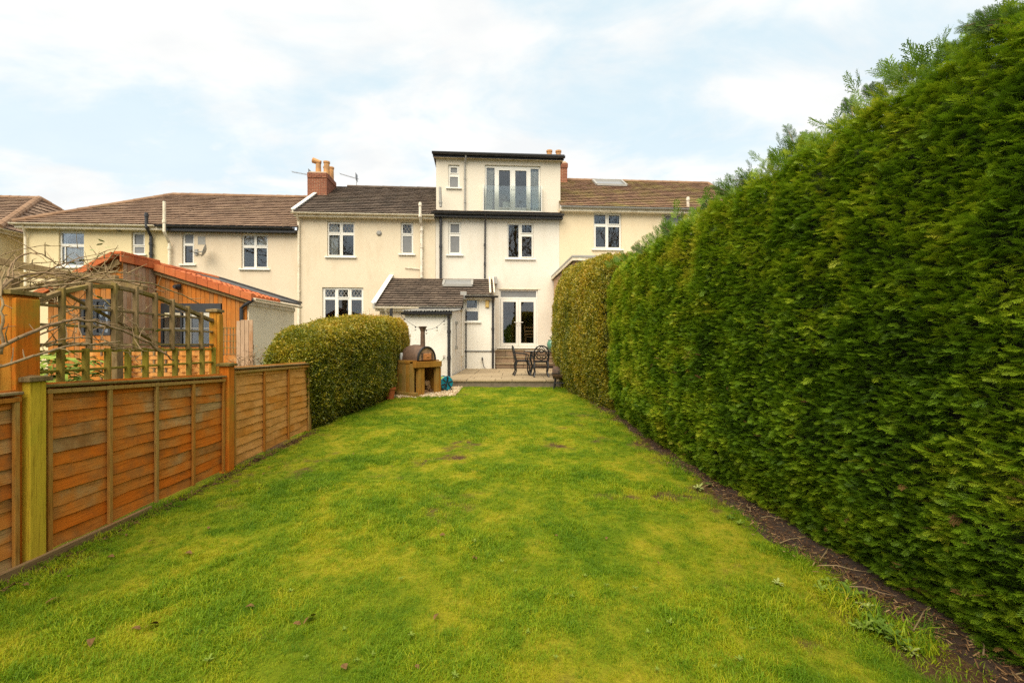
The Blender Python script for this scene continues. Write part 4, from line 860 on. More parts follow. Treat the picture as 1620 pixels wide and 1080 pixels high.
for k, (x, z) in enumerate([(.36, .06), (.47, .055), (.58, .06), (.67, .055), (.41, .16), (.53, .155), (.63, .16), (.47, .25), (.57, .25)]):
    me, rr = logm[k % 4]; o = link('firewood_log', me); tag(o, 'split firewood log stacked in the bay of the oven stand', 'log', 'firewood logs under the oven')
    o.matrix_world = Matrix.Translation(stand.location) @ Matrix.Rotation(ang, 4, 'Z') @ Matrix.Translation((x, .30 + random.uniform(-.05, .05), z)) @ Matrix.Rotation(random.uniform(-.2, .2), 4, 'Z')
def onstand(x, y, z): return Matrix.Translation(stand.location) @ Matrix.Rotation(ang, 4, 'Z') @ Vector((x, y, z))
ov = thing('pizza_oven', 'rusty barrel shaped pizza oven with flared chimney on the timber stand', 'oven', onstand(.42, .35, Hh + .002), ang)
q = MB(); prof = []                                               # barrel along y: arched section, bulging in the middle
n = 18; secs = []
for y, s in ((-.30, .80), (-.27, .86), (-.1, .98), (.08, 1.0), (.24, .92), (.34, .70), (.37, .45)):
    secs.append([(.33 * s * math.cos(a), y, .36 * s * math.sin(a)) for a in np.linspace(0, math.pi, n)])
vs = [p for s_ in secs for p in s_]; fs = [(i * n + k, i * n + k + 1, (i + 1) * n + k + 1, (i + 1) * n + k) for i in range(len(secs) - 1) for k in range(n - 1)]
fs += [tuple(range(n - 1, -1, -1)), tuple(range((len(secs) - 1) * n, len(secs) * n))]; q.add(vs, fs); link('barrel', q.mesh('barrel', M_rust, True), ov)
q = MB()
for (r0, r1, y0, y1) in ((.265, .295, -.33, -.285),):
    A = np.linspace(0, math.pi, 19)
    for a0, a1 in zip(A[:-1], A[1:]): q.add([(r * math.cos(a), y, r * 1.09 * math.sin(a)) for a in (a0, a1) for r in (r0, r1) for y in (y0, y1)], [(0, 1, 3, 2), (4, 6, 7, 5), (0, 2, 6, 4), (1, 5, 7, 3), (2, 3, 7, 6), (0, 4, 5, 1)])
link('front_ring', q.mesh('front_ring', M_black), ov)
q = MB(); q.add([(.26 * math.cos(a), -.306, .283 * math.sin(a)) for a in np.linspace(0, math.pi, 15)], [tuple(range(15))]); link('front_plate', q.mesh('front_plate', plain('firebrick', (.40, .24, .13), .9, var=.3, scale=18, dirt=(.12, .08, .06))), ov)
q = MB(); q.box((-.13, -.335, .0), (.13, -.309, .15)); q.bar((-.05, -.36, .09), (.05, -.36, .09), .02, .02); link('oven_door', q.mesh('oven_door', plain('oven_door_wood', (.50, .20, .06), .7, var=.3, scale=12)), ov, .01)
for sx in (-1, 1): q = MB(); q.box((sx * .155 - .018, -.335, 0), (sx * .155 + .018, -.309, .17)); link('door_jamb', q.mesh('door_jamb', M_rust), ov)
q = MB(); q.tube([(0, -.18, .30), (0, -.18, .66)], [.058, .05], 14); q.tube([(0, -.18, .66), (0, -.18, .76)], [.05, .085], 14); q.tube([(0, -.18, .765), (0, -.18, .785)], [.10, .10], 14); link('chimney_pipe', q.mesh('chimney_pipe', M_rust), ov)
jar = thing('glass_jar', 'pale jar standing at the hedge end of the oven stand', 'jar', onstand(.12, .56, Hh + .002)); q = MB(); q.lathe([(.035, 0), (.04, .01), (.04, .13), (.028, .15), (.028, .17)], (0, 0, 0), 14); link('body', q.mesh('body', plain('jar_grey', (.5, .5, .48), .2), True), jar)
coil = thing('wire_coil', 'loose coil of dark wire on the oven stand beside the oven', 'wire', onstand(.80, .22, Hh + .03)); q = MB(); q.tube([(.05 * math.cos(a), .01 * math.sin(3 * a), .05 + .06 * math.sin(a)) for a in np.linspace(0, 12, 40)], .006, 5); link('loop', q.mesh('loop', M_black), coil)

M_teal = plain('reel_teal', (.01, .22, .30), .35, var=.1); M_lime = plain('hose_lime', (.50, .62, .05), .45, var=.15, scale=40)
hr = thing('hose_reel', 'teal hose reel wound with lime hose on the gravel by the outhouse', 'hose reel', (-1.66, 11.25, gz(-1.7, 11.25) + .0), R(35))
for y, nm in ((-.10, 'side_disc'), (.10, 'side_disc')):
    q = MB(); q.lathe([(.03, y - .012), (.16, y - .012), (.175, y), (.16, y + .012), (.03, y + .012)], (0, 0, .20), 26, 'Y'); link(nm, q.mesh(nm, M_teal), hr)
for k in range(6):
    a = k * math.pi / 3 + .3; q = MB(); q.bar((.05 * math.cos(a), -.118, .20 + .05 * math.sin(a)), (.15 * math.cos(a), -.118, .20 + .15 * math.sin(a)), .025, .014, (0, 1, 0)); link('spoke', q.mesh('spoke', M_black), hr)
q = MB(); q.tube([(.145 * math.cos(a) * (1 + .02 * math.sin(a * 3.7)), -.075 + .15 * (a / 62.9), .20 + .145 * math.sin(a)) for a in np.linspace(0, 62.8, 260)], .011, 6); link('hose', q.mesh('hose', M_lime), hr)
for y in (-.135, .135): q = MB(); q.tube([(-.14, y, .012), (-.02, y, .21), (.0, y, .36), (.02, y, .21), (.14, y, .012)], .012, 7); link('leg', q.mesh('leg', M_black), hr)
q = MB(); q.tube([(0, -.135, .36), (0, .135, .36)], .015, 8); link('carry_handle', q.mesh('carry_handle', M_black), hr)
q = MB(); tp = (ox0 + tx, of - .11, tz - .05); q.tube([tp, (tp[0] - .02, tp[1] - .04, tp[2] - .02), (tp[0] - .12, tp[1] - .06, tp[2] - .12), (tp[0] - .13, tp[1] - .1, .55), (-1.98, 12.6, .34), (-1.75, 11.6, .33), (-1.70, 11.35, .40)], .010, 7)
tag(q.build('tap_hose', plain('hose_green', (.10, .22, .09), .5)), 'thin green hose hanging from the outhouse tap to the reel', 'hose')
M_terra = plain('terracotta_plastic', (.40, .10, .03), .55, var=.12)
fpz = gz(-2.72, 9.9); fp_ = thing('flower_pot', 'terracotta coloured plant pot at the foot of the clipped hedge by the gravel', 'pot', (-2.64, 9.85, fpz))
q = MB(); q.lathe([(.085, 0), (.11, .22), (.125, .22), (.128, .26), (.112, .26), (.10, .20), (.0, .20)], (0, 0, 0), 22); link('body', q.mesh('body', M_terra), fp_)
q = MB()
for k in range(14): a = k * 2.4; q.bar((0, 0, .2), (.07 * math.cos(a), .07 * math.sin(a), .3 + .05 * random.random()), .008, .003)
link('dry_stems', q.mesh('dry_stems', M_bark), fp_)
sl = thing('string_lights', 'string of small festoon bulbs slung across the front of the outhouse', 'lights', (-3.0, of - .3, 2.0))
P0, P1, P2 = Vector((-3.42, of - .5, 2.42)), Vector((-2.55, of - .35, 1.84)), Vector((-2.0, of - .16, 2.18)); pts = []
for s in np.linspace(0, 1, 12): pts.append(P0.lerp(P1, s) + Vector((0, 0, -.12 * math.sin(s * math.pi))))
for s in np.linspace(0, 1, 12)[1:]: pts.append(P1.lerp(P2, s) + Vector((0, 0, -.09 * math.sin(s * math.pi))))
q = MB(); q.tube([p - sl.location for p in pts], .006, 5); link('cable', q.mesh('cable', M_black), sl)
for i in (3, 7, 11, 17, 21):
    p = pts[i] - sl.location; q = MB(); q.lathe([(.018, 0), (.018, -.05)], p, 8); bh = link('lamp_holder', q.mesh('lamp_holder', M_black), sl)
    q = MB(); q.lathe([(.016, -.05), (.032, -.08), (.028, -.115), (.01, -.13)], p, 10); link('bulb', q.mesh('bulb', plain('bulb_glass', (.6, .58, .5), .1), True), bh)
for x, h, nm in ((at(617.5, 500, 12.9)[0], 2.42, 'slim black stake standing in the hedge'), (at(623, 500, 13.1)[0], 2.44, 'slim black stake with the light string tied to it')):
    q = MB(); q.tube([(0, 0, 0), (0, 0, h - .2)], .022, 8); o = link('garden_stake', q.mesh('garden_stake', M_black)); o.location = (x, 12.9, .2); tag(o, nm, 'stake')

# ------------------------------------------------------------------ boundary fence: three waney-lap panels between posts, x = -3.05
FX = -3.03
def waney(L, h, seed):
    """one lap board: thin, wavy lower edge, slightly bowed; runs along y from 0 to L"""
    rr = random.Random(seed); n = 14; vs = []; fs = []; ph = rr.random() * 9
    for i in range(n + 1):
        y = L * i / n; wv = .0035 * math.sin(i * .9 + ph) + rr.uniform(-.004, .004); bow = .004 * math.sin(i * .7 + ph) + rr.uniform(-.002, .002)
        lo, hi = wv, h + .022
        vs += [(.013 + bow, y, lo), (.013 + bow - .011, y, lo), (-.008, y, hi), (.002, y, hi)]
    for i in range(n):
        for k in range(4): fs.append((i * 4 + k, i * 4 + (k + 1) % 4, i * 4 + 4 + (k + 1) % 4, i * 4 + 4 + k))
    fs += [(3, 2, 1, 0), (n * 4, n * 4 + 1, n * 4 + 2, n * 4 + 3)]
    q = MB(); q.add(vs, fs); return q
def panel(label, y0, y1, zb0, zb1, zt0, zt1, mat, nb, bays, railmat, hs=1):
    p = thing('boundary_fence', label, 'fence', (FX, y0, zb0), 0, 'lap fence panels along the lawn'); L = y1 - y0; H = zt0 - zb0
    sh = (zt1 - zt0) / L                                            # slope of the top
    var = [waney(L, H / nb, hs * 10 + k).mesh('board', mat) for k in range(6)]
    for k in range(nb):
        o = link('board', var[(k * 5 + hs) % 6], p); f0 = (zb1 - zb0) / L; f = f0 + (sh - f0) * k / nb
        o.location = (0, 0, H * k / nb + .005); o.rotation_euler = (math.atan(f) + random.uniform(-.0035, .0035), 0, 0)
    for k in range(bays + 1):
        y = .022 + (L - .044) * k / bays; q = MB(); zl = (zb1 - zb0) * y / L; zt = H + sh * y
        q.box((.018, y - .015, zl), (.040, y + .015, zt - .012)); link('batten', q.mesh('batten', railmat), p, .004)
    q = MB(); q.bar((.014, -.02, H + .008), (.014, L + .01, H + .008 + sh * L), .066, .018); link('top_rail', q.mesh('top_rail', M_trellis), p, .004)
    q = MB(); q.bar((.035, .0, H - .03), (.035, L, H - .03 + sh * L), .016, .028); link('upper_rail', q.mesh('upper_rail', M_batten), p, .003)
    return p
def ytop(py, Y): return CZ - (py - HY) / F * Y
Y1, Y2, Y3 = 2.86, 4.83, 6.74
panel('close orange lap fence panel at the near end, ending at the mossy post', .98, Y1 - .085, gz(-3, 1) + .02, gz(-3, 2.8) + .03, ytop(628, 2.8) + .02, ytop(623, 2.8), M_fence, 12, 4, M_batten, 1)
panel('orange stained lap fence panel between the mossy post and the orange post', Y1 + .07, Y2 - .075, .06, gz(-3, 4.7) + .03, ytop(612, 2.93), ytop(597, 4.72), M_fence, 12, 4, M_batten, 2)
panel('pale unstained lap fence panel ending against the clipped hedge', Y2 + .07, Y3, gz(-3, 4.9) + .03, gz(-3, 6.7) + .03, ytop(584.5, 4.9), ytop(576, 6.7), M_fencepale, 11, 3, M_batten, 3)
def post(name, label, cat, x, y, w_, d_, z0, z1, mat, group=None, cap=True, two=False):
    p = thing(name, label, cat, (x, y, z0), 0, group); q = MB()
    q.box((-w_ / 2, -d_ / 2, -.25), (w_ / 2, d_ / 2, z1 - z0)); link('shaft', q.mesh('shaft', mat), p, .006)
    if two: q = MB(); q.box((w_ / 2 + .002, -d_ / 2, -.25), (w_ / 2 + .03, d_ / 2 * .7, z1 - z0 - .02)); link('facing_board', q.mesh('facing_board', mat), p, .004)
    if cap:
        q = MB(); c_ = .022; q.box((-w_ / 2 - c_, -d_ / 2 - c_, z1 - z0 + .001), (w_ / 2 + c_, d_ / 2 + c_, z1 - z0 + .028)); q.add([(-w_ / 2 - c_, -d_ / 2 - c_, z1 - z0 + .028), (w_ / 2 + c_, -d_ / 2 - c_, z1 - z0 + .028), (w_ / 2 + c_, d_ / 2 + c_, z1 - z0 + .028), (-w_ / 2 - c_, d_ / 2 + c_, z1 - z0 + .028), (0, 0, z1 - z0 + .04)], [(0, 1, 4), (1, 2, 4), (2, 3, 4), (3, 0, 4)]); link('cap', q.mesh('cap', M_trellis), p, .003)
    return p
post('fence_post', 'thick yellow green mossy fence post with flat cap between two orange panels', 'post', FX + .005, Y1, .10, .10, .0, ytop(603, Y1), M_postgreen, 'fence posts along the lawn')
post('fence_post', 'orange fence post with flat cap where the pale panel begins', 'post', FX + .005, Y2, .10, .10, .05, ytop(579, Y2), M_postorange, 'fence posts along the lawn')
post('fence_post', 'dark thin fence post buried in the end of the clipped hedge', 'post', FX - .02, Y3 + .06, .075, .075, .1, ytop(575, Y3), M_batten, 'fence posts along the lawn', cap=False)
q = MB(); q.bar((FX + .06, 1.0, .035), (FX + .055, 3.75, .045), .028, .06); o = link('gravel_board', q.mesh('gravel_board', M_gravelboard), None, .006); tag(o, 'loose dark board lying along the foot of the near fence panels', 'board')

# ------------------------------------------------------------------ trellis behind the fence
TX = -3.17
pp = post('pergola_post', 'big orange double post with weathered cap rising behind the near fence', 'post', -3.13, 2.86, .15, .17, .0, ytop(468, 2.86), M_postorange, None, True, True)
post('trellis_post', 'slim orange post at the far end of the arched trellis', 'post', TX, 4.86, .08, .08, .05, ytop(494, 4.86), M_postorange, None, True, True)
def slat(p, a, b_, w_=.035, d_=.018, mat=None, nm='slat', up=(1, 0, 0)):
    q = MB(); q.bar(a, b_, w_, d_, up); return link(nm, q.mesh(nm, mat or M_trellis), p, .003)
tr = thing('arched_trellis', 'weathered arched top trellis panel standing above the orange fence', 'trellis', (TX, 2.96, 1.18))
Yv = [TX * -F / (CX - px) for px in (95, 138, 178, 212, 243, 270, 295, 316, 338)]
ya, yb = 2.96, 4.82
topz_ = lambda Y: np.interp(Y, [2.95, 3.2, 3.45, 3.75, 4.1, 4.45, 4.82], [1.66, 1.78, 1.86, 1.875, 1.83, 1.75, 1.66])
zbt = 1.385
for Y in Yv:
    slat(tr, (.012, Y - 2.96, zbt - 1.18 - .03), (.012, Y - 2.96, topz_(Y) - 1.18 + .02), .042, .018, up=(0, 1, 0)) if False else slat(tr, (.014, Y - 2.96, zbt - 1.21), (.014, Y - 2.96, topz_(Y) - 1.16), .020, .040)
for z in (1.40, 1.535, 1.67): 
    a_, b__ = ya, yb
    slat(tr, (-.008, a_ - 2.96, z - 1.18), (-.008, b__ - 2.96, z - 1.18), .018, .036)
ar = np.linspace(ya, yb, 9)
for a_, b__ in zip(ar[:-1], ar[1:]): slat(tr, (-.006, a_ - 2.96 - .004, topz_(a_) - 1.19), (-.006, b__ - 2.96 + .004, topz_(b__) - 1.19), .030, .046, nm='arch_rail')
slat(tr, (-.045, 3.2 - 2.96, 1.80 - 1.18), (-.045, 4.15 - 2.96, 1.40 - 1.18), .014, .035, M_trellis, 'brace')
lt_ = thing('low_trellis', 'mossy square trellis strip just above the orange fence top', 'trellis', (TX, 2.96, 1.0))
for k, px in enumerate((93, 133, 168, 200, 228, 252, 275, 297, 318, 337)):
    Y = -TX * F / (CX - px); slat(lt_, (.012, Y - 2.96, -.35), (.012, Y - 2.96, 1.372 - 1.0), .020, .046, M_trellisgreen)
for z in (1.352, 1.215): slat(lt_, (-.008, 0, z - 1.0), (-.008, yb - 2.96, z - 1.0), .018, .036, M_trellisgreen)
tn = thing('near_trellis', 'weathered trellis panel at the photo edge before the big orange post', 'trellis', (TX, 1.0, 1.0))
for k in range(9): slat(tn, (.012, .05 + k * .21, -.3), (.012, .05 + k * .21, .68), .020, .040)
for z in (1.12, 1.30, 1.47, 1.63): slat(tn, (-.008, 0, z - 1.0), (-.008, 1.76, z - 1.0), .018, .036)

# old pergola poles and beams further in
pg = thing('old_pergola', 'weathered grey timber pergola beams beyond the trellis', 'pergola', (-5.6, 6.2, .1))
def pgb(a, b_, w_=.07, nm='beam'): q = MB(); q.bar(Vector(a) - pg.location, Vector(b_) - pg.location, w_, w_ * 1.3); link(nm, q.mesh(nm, M_trellis), pg, .006)
pgb(at(-60, 402, 5.6), at(190, 450, 6.6)); pgb(at(-40, 432, 6.6), at(185, 440, 6.2), .06); pgb(at(60, 425, 6.9), at(230, 455, 5.4), .05); pgb(at(-20, 470, 5.2), at(130, 437, 7.6), .05)
for (px, Y) in ((20, 5.9), (186, 6.4)):
    a = at(px, 440, Y); pgb((a[0], a[1], .1), a, .08, 'post')

# climbing stems: long arching bare rose and vine canes
def cane(label, pts, r0, r1, thorns=True, leaves=0):
    P = [Vector(p) for p in pts]; S = []
    for i in range(len(P) - 1):
        a, b_, c_, d_ = P[max(i - 1, 0)], P[i], P[i + 1], P[min(i + 2, len(P) - 1)]
        for s in np.linspace(0, 1, 7)[:-1]:
            S.append(.5 * ((2 * b_) + (-a + c_) * s + (2 * a - 5 * b_ + 4 * c_ - d_) * s * s + (-a + 3 * b_ - 3 * c_ + d_) * s ** 3) + Vector((random.uniform(-.006, .006),) * 3))
    S.append(P[-1]); n = len(S); base = S[0]
    o = thing('climbing_stem', label, 'climber', base, 0, 'bare climbing stems over the trellis')
    q = MB(); q.tube([p - base for p in S], [r0 + (r1 - r0) * i / (n - 1) for i in range(n)], 7); link('stem', q.mesh('stem', M_bark, True), o)
    q = MB()
    for i in range(2, n - 1, 2):
        p = S[i] - base; d = Vector((random.uniform(-1, 1), random.uniform(-1, 1), random.uniform(-.2, 1))).normalized()
        l = random.uniform(.04, .22) if random.random() < .5 else .025; mid = p + d * l * .5 + Vector((0, 0, .02 * l))
        q.tube([p, mid, p + d * l + Vector((random.uniform(-.03, .03), 0, random.uniform(-.02, .03)))], [.0045, .003, .0018], 4, False)
    link('side_twigs', q.mesh('side_twigs', M_bark), o)
    if leaves:
        q = MB()
        for k in range(leaves):
            p = S[random.randrange(n // 2, n)] - base + Vector((random.uniform(-.06, .06), random.uniform(-.06, .06), random.uniform(0, .08)))
            a = random.random() * 6.28; d = Vector((math.cos(a), math.sin(a), .3)); s_ = d.cross(Vector((0, 0, 1))).normalized() * .02
            q.add([p, p + d * .03 + s_, p + d * .065, p + d * .03 - s_], [(0, 1, 2, 3)])
        link('leaves', q.mesh('leaves', plain('young_leaf', (.16, .25, .02), .45)), o)
    return o
cane('thick arching cane crossing in front of the big orange post and trellis', [at(-60, 575, 2.55), at(0, 549, 2.65), at(40, 530, 2.75), at(95, 510, 2.95), at(140, 507, 3.15), at(190, 522, 3.4), at(235, 543, 3.7), at(275, 570, 4.0)], .013, .006)
cane('lower pale cane running along the top of the orange fence', [at(-50, 595, 2.6), at(0, 580, 2.65), at(60, 561, 2.8), at(110, 547, 3.0), at(150, 544, 3.2), at(190, 540, 3.4)], .010, .005)
cane('long dark cane arching high over the trellis from the photo edge', [at(-10, 470, 3.0), at(15, 445, 3.2), at(45, 434, 3.4), at(90, 432, 3.6), at(140, 440, 3.9), at(200, 446, 4.2), at(260, 462, 4.6)], .011, .004)
cane('thin reddish cane looping up in front of the yellow house', [at(5, 470, 3.2), at(10, 440, 3.3), at(28, 408, 3.4), at(60, 401, 3.5), at(95, 420, 3.6), at(118, 436, 3.8)], .008, .003)
cane('upright thorny cane beside the cream window with a few leaves', [at(120, 460, 3.9), at(132, 436, 3.9), at(148, 415, 3.95), at(158, 398, 4.0)], .005, .002, leaves=10)
cane('tangled cane sweeping low between trellis slats', [at(30, 500, 3.4), at(70, 470, 3.5), at(110, 452, 3.6), at(165, 475, 3.7), at(215, 515, 3.8), at(245, 545, 3.9)], .008, .003, leaves=6)
cane('slender cane rising steeply at the photo edge', [at(2, 560, 2.7), at(4, 500, 2.7), at(0, 455, 2.75), at(8, 420, 2.8)], .009, .004)
cane('wiry cane curling between the near slats and the cabin', [at(60, 455, 4.4), at(110, 440, 4.4), at(160, 432, 4.5), at(200, 458, 4.5), at(245, 470, 4.6), at(300, 500, 4.7)], .006, .003)

cane('dense old cane lying along the arch of the trellis', [at(0, 462, 3.1), at(50, 455, 3.2), at(105, 450, 3.4), at(175, 443, 3.7), at(250, 452, 4.2), at(315, 480, 4.6)], .010, .005)
cane('twisted cane crossing the cabin gable towards its window', [at(80, 470, 4.0), at(120, 500, 4.1), at(165, 520, 4.2), at(210, 505, 4.3), at(240, 480, 4.4)], .006, .002)
for k in range(16):
    a = (random.uniform(-40, 120), random.uniform(420, 560), random.uniform(2.9, 4.4)); P_ = [at(*a)]; px, py, Y = a; dy_ = random.uniform(-26, 4)
    for i in range(4): px += random.uniform(28, 50); py += dy_; dy_ += random.uniform(3, 16); Y += random.uniform(.05, .22); P_.append(at(px, py, Y))
    cane('thin bare cane in the tangle of climbers over the trellis', P_, random.uniform(.004, .008), .002)
M_core = plain('dark_interior', (.05, .038, .028), .9)  # shade of the unlit room behind the cabin panes, put into the colour
# ------------------------------------------------------------------ timber cabin with orange clay roof
Yc = 10.0; Xr = -615 / 720 * Yc; Yf2 = 10.9; xE = -6.3
cab = thing('garden_cabin', 'orange timber clad garden cabin with bright clay tile roof behind the trellis', 'cabin', (Xr, Yc, .2))
cl = lambda p: Vector(p) - cab.location
zr = CZ + 140 / 720 * Yc; zr2 = zr - .08; xl = (105 - 810) / 720 * Yc - .4; zl = zr - (Xr - xl) * .52
def boards_x(y, x0, x1, ztop, mat, wd=.11, zbot=.15, sk=None, holes_=()):
    x = x0
    while x < x1 - .01:
        xx = min(x + wd, x1); segs = [(zbot, min(ztop(x), ztop(xx)))]
        for h in holes_:
            if h[0] < (x + xx) / 2 < h[2]: segs = [(zbot, h[1]), (h[3], segs[0][1])]
        for a, b_ in segs:
            if b_ - a < .03: continue
            q = MB(); q.box((x + .004, y - random.uniform(.0, .008), a), (xx - .004, y + .022, b_)); q.v = [tuple(cl(p)) for p in q.v]; link('cladding_board', q.mesh('cladding_board', mat), cab)
        x = xx
wA = ((130 - 810) / 720 * Yc, at(0, 530, Yc)[2], (175 - 810) / 720 * Yc, at(0, 473, Yc)[2])
boards_x(Yc, xl, Xr, lambda x: zr - .10 - (Xr - x) * .52, M_clad, .115, holes_=[wA])
q = MB(); q.box(cl((xl, Yc + .02, .1)), cl((Xr - .03, Yc + .06, zl - .06))); q.prism([(xl - cab.location.x, zl - .06 - .2), (-.03, zl - .06 - .2), (-.03, zr - .32)], .02, .06, 1) ; link('wall_core', q.mesh('wall_core', M_core), cab)
# side of the projecting bay, weathered boards facing the garden
y = Yc
while y < Yf2 - .01:
    yy = min(y + .10, Yf2); q = MB(); q.box(cl((Xr - .02, y + .003, .15)), cl((Xr + random.uniform(0, .007), yy - .003, zr - .16))); link('cladding_board', q.mesh('cladding_board', M_cladgrey), cab); y = yy
pit = (zr2 - (CZ + 77 / 720 * Yf2)) / (xE - Xr)
wB = ((255 - 810) / 720 * Yf2, at(0, 548, Yf2)[2], (350 - 810) / 720 * Yf2, at(0, 480, Yf2)[2])
boards_x(Yf2, Xr + .03, xE - .05, lambda x: zr2 - .13 - (x - Xr) * pit, M_clad, .105, holes_=[wB])
q = MB(); q.box(cl((Xr - .02, Yf2 + .02, .1)), cl((xE - .08, Yf2 + .05, 1.0))); link('wall_core', q.mesh('wall_core', M_core), cab)
Ybk = 13.2
q = MB(); q.box(cl((xE - .25, Yf2 + .03, 0)), cl((xE - .02, Ybk, zr2 - .13 - (xE - Xr) * pit))); link('side_wall', q.mesh('side_wall', M_paintwhite if False else render_mat('render_block', (.82, .72, .52), (.45, .3, .16), .2)), cab)
M_antr = plain('anthracite_frame', (.035, .037, .04), .4)
for (x0, z0, x1, z1), yy, ns in ((wA, Yc, 2), (wB, Yf2, 3)):
    q = MB(); w_ = (x1 - x0 - .06) / ns; ops = [(x0 + .05 + w_ * k, z0 + .06, x0 + .01 + w_ * (k + 1), z1 - (.06 if ns == 2 else .22)) for k in range(ns)]
    q.holes(x0, x1, z0, z1, ops, yy - .02, yy + .04); q.v = [tuple(cl(p)) for p in q.v]; wfr = link('window', q.mesh('window', M_antr), cab)
    for o_ in ops:
        q = MB(); q.box(cl((o_[0], yy + .005, o_[1])), cl((o_[2], yy + .012, o_[3]))); link('pane', q.mesh('pane', M_glass), wfr)
        if ns == 3:
            q = MB(); mx_ = (o_[0] + o_[2]) / 2; mz = (o_[1] + o_[3]) / 2; q.bar(cl((mx_, yy - .004, o_[1])), cl((mx_, yy - .004, o_[3])), .02, .014, (0, 1, 0)); q.bar(cl((o_[0], yy - .006, mz)), cl((o_[2], yy - .006, mz)), .014, .02); link('glazing_bar', q.mesh('glazing_bar', M_grey), wfr)
q = MB(); q.box(cl((xl, Yc + .07, .1)), cl((xl + .05, Ybk, 1.4))); q.box(cl((xl, Ybk - .05, .1)), cl((xE - .3, Ybk, 2.2))); link('back_wall', q.mesh('back_wall', M_room), cab)
# roofs
rootc = cab; cab['off'] = tuple(cab.location)
tiled(cab, 'roof_tiles', (xl - .25, Yc - .12, zl - .10), (xl - .25, Ybk + .1, zl - .10), (Xr + .02, Ybk + .1, zr + .03), (Xr + .02, Yc - .12, zr + .03), M_clay, .28, .22, .04)
def pantile(name, Y0, Y1_, x0, x1, zfn):
    mb = MB(); nx = round((x1 - x0) / .27); ny = round((Y1_ - Y0) / .20)
    for i in range(nx):
        for j in range(ny):
            a, b_ = x1 - (x1 - x0) * i / nx, x1 - (x1 - x0) * (i + 1.15) / nx; ya_, w_ = Y0 + (Y1_ - Y0) * j / ny, (Y1_ - Y0) / ny; r = random.random(); vs = []; jj = random.uniform(-.006, .006)
            for k in range(5):
                t_ = k / 4; hh = .045 * math.sin(t_ * math.pi) + .012 + jj
                vs += [(a, ya_ + w_ * t_, zfn(a) + hh + .022), (b_, ya_ + w_ * t_, zfn(b_) + hh), (a, ya_ + w_ * t_, zfn(a) - .005)]
            mb.add(vs, [(k * 3, k * 3 + 1, k * 3 + 4, k * 3 + 3) for k in range(4)] + [(k * 3, k * 3 + 3, k * 3 + 5, k * 3 + 2) for k in range(4)], r)
    o = mb.build(name, M_clay, cab, smooth=False); o['kind'] = 'stuff'; return o
zS = lambda x: zr2 - (x - Xr) * pit
pantile('roof_tiles', Yf2 - .05, 12.15, Xr + .05, xE + .12, zS)
q = MB(); q.add([(Xr, 12.15, zS(Xr) + .02), (xE + .14, 12.15, zS(xE + .14) + .02), (xE + .14, 12.15, zS(xE + .14) + .075), (Xr, 12.15, zS(Xr) + .075), (Xr, Ybk + .08, zS(Xr) + .02), (xE + .14, Ybk + .08, zS(xE + .14) + .02), (xE + .14, Ybk + .08, zS(xE + .14) + .075), (Xr, Ybk + .08, zS(Xr) + .075)], [(0, 1, 2, 3), (7, 6, 5, 4), (3, 2, 6, 7), (0, 4, 5, 1), (1, 5, 6, 2), (0, 3, 7, 4)]); q.build('felt_roof', plain('roof_felt', (.075, .072, .068), .85, var=.2, bmp=.3), cab)
q = MB(); 
n = 9
for k in range(n):
    x0, x1 = Xr + .05 + (xE + .12 - Xr - .05) * k / n, Xr + .05 + (xE + .12 - Xr - .05) * (k + 1.03) / n; q = MB()
    q.add([(x0, Yf2 - .13, zS(x0) - .09), (x1, Yf2 - .13, zS(x1) - .09), (x1, Yf2 - .13, zS(x1) + .085), (x0, Yf2 - .13, zS(x0) + .07), (x0, Yf2 + .05, zS(x0) + .07), (x1, Yf2 + .05, zS(x1) + .085), (x0, Yf2 - .11, zS(x0) - .09), (x1, Yf2 - .11, zS(x1) - .09)], [(0, 1, 2, 3), (3, 2, 5, 4), (0, 3, 4, 6), (1, 7, 5, 2), (0, 6, 7, 1)]); q.build('verge_tile', M_clay, cab)
ny = 9; ye = Ybk
for k in range(ny):
    y0, y1_ = Yc - .14 + (ye - Yc + .14) * k / ny, Yc - .14 + (ye - Yc + .14) * (k + 1) / ny; q = MB(); dz = -.012 * k
    if y1_ <= Yf2 + .3:
        q.box((Xr - .10, y0 + .006, zr + .015), (Xr + .07, y1_ - .006, zr + .085)); q.box((Xr + .03, y0 + .006, zr - .15), (Xr + .07, y1_ - .006, zr + .014))
    else: q.tube([(Xr, y0, zr - .05), (Xr, y1_, zr - .05)], [.10, .094], 10)
    q.build('ridge_tile', M_clay, cab, bevel=.012)
for k in range(4):
    x0, x1 = Xr - .1 - (Xr - xl + .2) * (k + 1) / 4, Xr - .1 - (Xr - xl + .2) * k / 4; zf3 = lambda x: zr + .03 - (Xr - x) * (zr - zl + .13) / (Xr - xl + .27); q = MB()
    q.prism([(x0, zf3(x0) - .06), (x1, zf3(x1) - .06), (x1, zf3(x1) + .075), (x0, zf3(x0) + .085)], Yc - .20, Yc - .10, 1); q.build('verge_tile', M_clay, cab)
q = MB(); q.bar((Xr + .05, Yf2 - .06, zS(Xr) - .14), (xE + .05, Yf2 - .06, zS(xE + .05) - .12), .03, .11, (0, 0, 1)); q.bar((Xr - .02, Yc - .08, zr - .14), (xl - .2, Yc - .08, zl - .22), .03, .12); q.build('bargeboard', M_trellis, cab)
gutter(cab, (xE + .18, Ybk, zS(xE + .12) - .03), (xE + .18, Yf2 - .1, zS(xE + .12) - .03), M_trim, .05)
q = MB(); q.bar((xE + .0, Yf2 - .02, zS(xE) - .16), (xE + .0, Ybk, zS(xE) - .16), .03, .12); q.build('fascia', M_trim, cab)
